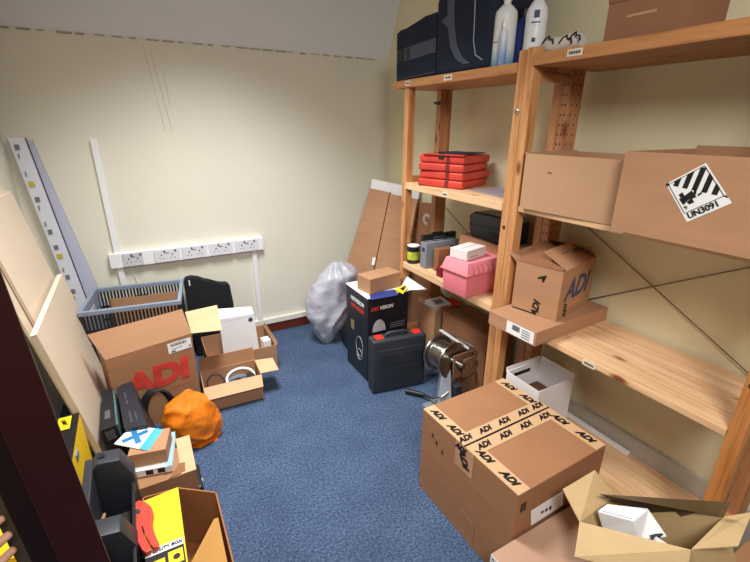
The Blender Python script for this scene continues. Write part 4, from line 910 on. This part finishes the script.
# ------------------------------------------------------------------ hand
def hand():
    SK = mat('skin', (206, 158, 128), .55, var=.08, scale=30)
    verts, edges, rad = [], [], []
    def add(p, r_, prev=None):
        verts.append(p); rad.append(r_)
        if prev is not None: edges.append((prev, len(verts)-1))
        return len(verts)-1
    def w(x, y, d=.75): return Y_(x, y, d)
    root = add(w(-78, 640, .70), .032)
    wr_ = add(w(-110, 690, .66), .027, root); fa = add(w(-150, 760, .56), .034, wr_); add(w(-190, 850, .42), .042, fa)
    tips = [((-40, 560), (-22, 535), (-6, 524), (4, 518)), ((-40, 575), (-18, 553), (0, 540), (11, 532)), ((-42, 592), (-16, 568), (2, 555), (15, 544)), ((-45, 610), (-20, 588), (-2, 573), (11, 563))]
    for k, f_ in enumerate(tips):
        pr = root; rr = (.013, .0095, .0088, .0075)
        if k == 3: rr = (.012, .0085, .0078, .0065)
        for j, p in enumerate(f_): pr = add(w(*p, .745+.012*j-.004*(j == 3)), rr[j], pr)
    pr = root
    for p, rr in (((-60, 640), .015), ((-35, 622), .011), ((-14, 604), .009)): pr = add(w(*p, .70), rr, pr)
    me = bpy.data.meshes.new('person'); me.from_pydata(verts, edges, []); me.materials.append(SK)
    o = bpy.data.objects.new('person', me); COL.objects.link(o)
    m1 = o.modifiers.new('skin', 'SKIN'); m1.use_smooth_shade = True
    for i, r_ in enumerate(rad): me.skin_vertices[0].data[i].radius = (r_, r_)
    me.skin_vertices[0].data[0].use_root = True
    m2 = o.modifiers.new('sub', 'SUBSURF'); m2.levels = m2.render_levels = 2
    tag(o, 'person reaching in at the bottom left corner, bare fingers beside the dark door post', 'person')
# Skin data layer needs the modifier first; build through bmesh layer to be safe
def hand2():
    SK = mat('skin', (206, 158, 128), .55, var=.08, scale=30)
    bm = bmesh.new(); sl = bm.verts.layers.skin.verify()
    def add(p, r_, prev=None, root=False):
        v = bm.verts.new(p); v[sl].radius = (r_, r_); v[sl].use_root = root
        if prev is not None: bm.edges.new((prev, v))
        return v
    def w(x, y, d=.75): return Y_(x, y, d)
    root = add(w(-78, 640, .70), .030, None, True)
    wr_ = add(w(-112, 695, .66), .025, root); fa = add(w(-150, 770, .58), .032, wr_); add(w(-180, 850, .46), .040, fa)
    tips = [((-46, 566), (-22, 536), (-6, 524), (5, 517)), ((-40, 585), (-16, 556), (0, 542), (12, 532)), ((-38, 604), (-12, 574), (4, 559), (16, 547)), ((-40, 624), (-14, 596), (0, 580), (12, 567))]
    for k, f_ in enumerate(tips):
        pr = root; rr = (.013, .0088, .0082, .0070)
        for j, p in enumerate(f_): pr = add(w(*p, .735+.012*j-.004*(j == 3)), rr[j]*(.92 if k in (0, 3) else 1), pr)
    pr = root
    for p, rr in (((-50, 668), .015), ((-20, 655), .011), ((6, 640), .009)): pr = add(w(*p, .70), rr, pr)
    me = bpy.data.meshes.new('person'); bm.to_mesh(me); bm.free(); me.materials.append(SK)
    o = bpy.data.objects.new('person', me); COL.objects.link(o)
    m1 = o.modifiers.new('skin', 'SKIN'); m1.use_smooth_shade = True
    m2 = o.modifiers.new('sub', 'SUBSURF'); m2.levels = m2.render_levels = 2
    tag(o, 'person reaching in at the bottom left corner, bare fingers beside the dark door post', 'person')
hand2()
# ------------------------------------------------------------------ lights
def area(name, loc, size, power, col, rot=(0, 0, 0), spread=180, sy=None):
    l = bpy.data.lights.new(name, 'AREA'); l.energy = power; l.color = col; l.size = size; l.spread = radians(spread)
    if sy: l.shape = 'RECTANGLE'; l.size_y = sy
    o = bpy.data.objects.new(name, l); COL.objects.link(o); o.location = loc; o.rotation_euler = rot; return o
area('ceiling_panel_light', (.45, 2.0, 2.68), .45, 41, (.97, .985, 1), (0, 0, 0), 112, .8)
dl_ = area('camera_side_fill', (.15, -.5, 2.5), .6, 25, (1, .97, .93), (0, 0, 0), 125)  # unseen fill lamp, added behind the camera to brighten the right side
dl_.rotation_euler = (V((1.25, 1.1, .3))-dl_.location).to_track_quat('-Z', 'Y').to_euler()
w = bpy.data.worlds.new('world'); bpy.context.scene.world = w; w.use_nodes = True
w.node_tree.nodes['Background'].inputs[0].default_value = (.8, .85, 1, 1); w.node_tree.nodes['Background'].inputs[1].default_value = .3
# ------------------------------------------------------------------ camera
cd = bpy.data.cameras.new('camera'); cam = bpy.data.objects.new('camera', cd); COL.objects.link(cam)
cd.sensor_fit = 'HORIZONTAL'; cd.sensor_width = 36; cd.lens = FPX*36/750; cd.clip_start = .02
cam.matrix_world = Matrix(((_r.x, _u.x, -_f.x, 0), (_r.y, _u.y, -_f.y, 0), (_r.z, _u.z, -_f.z, CH), (0, 0, 0, 1)))
sc = bpy.context.scene; sc.camera = cam
sc.view_settings.view_transform = 'Standard'; sc.view_settings.look = 'None'; sc.view_settings.exposure = 0
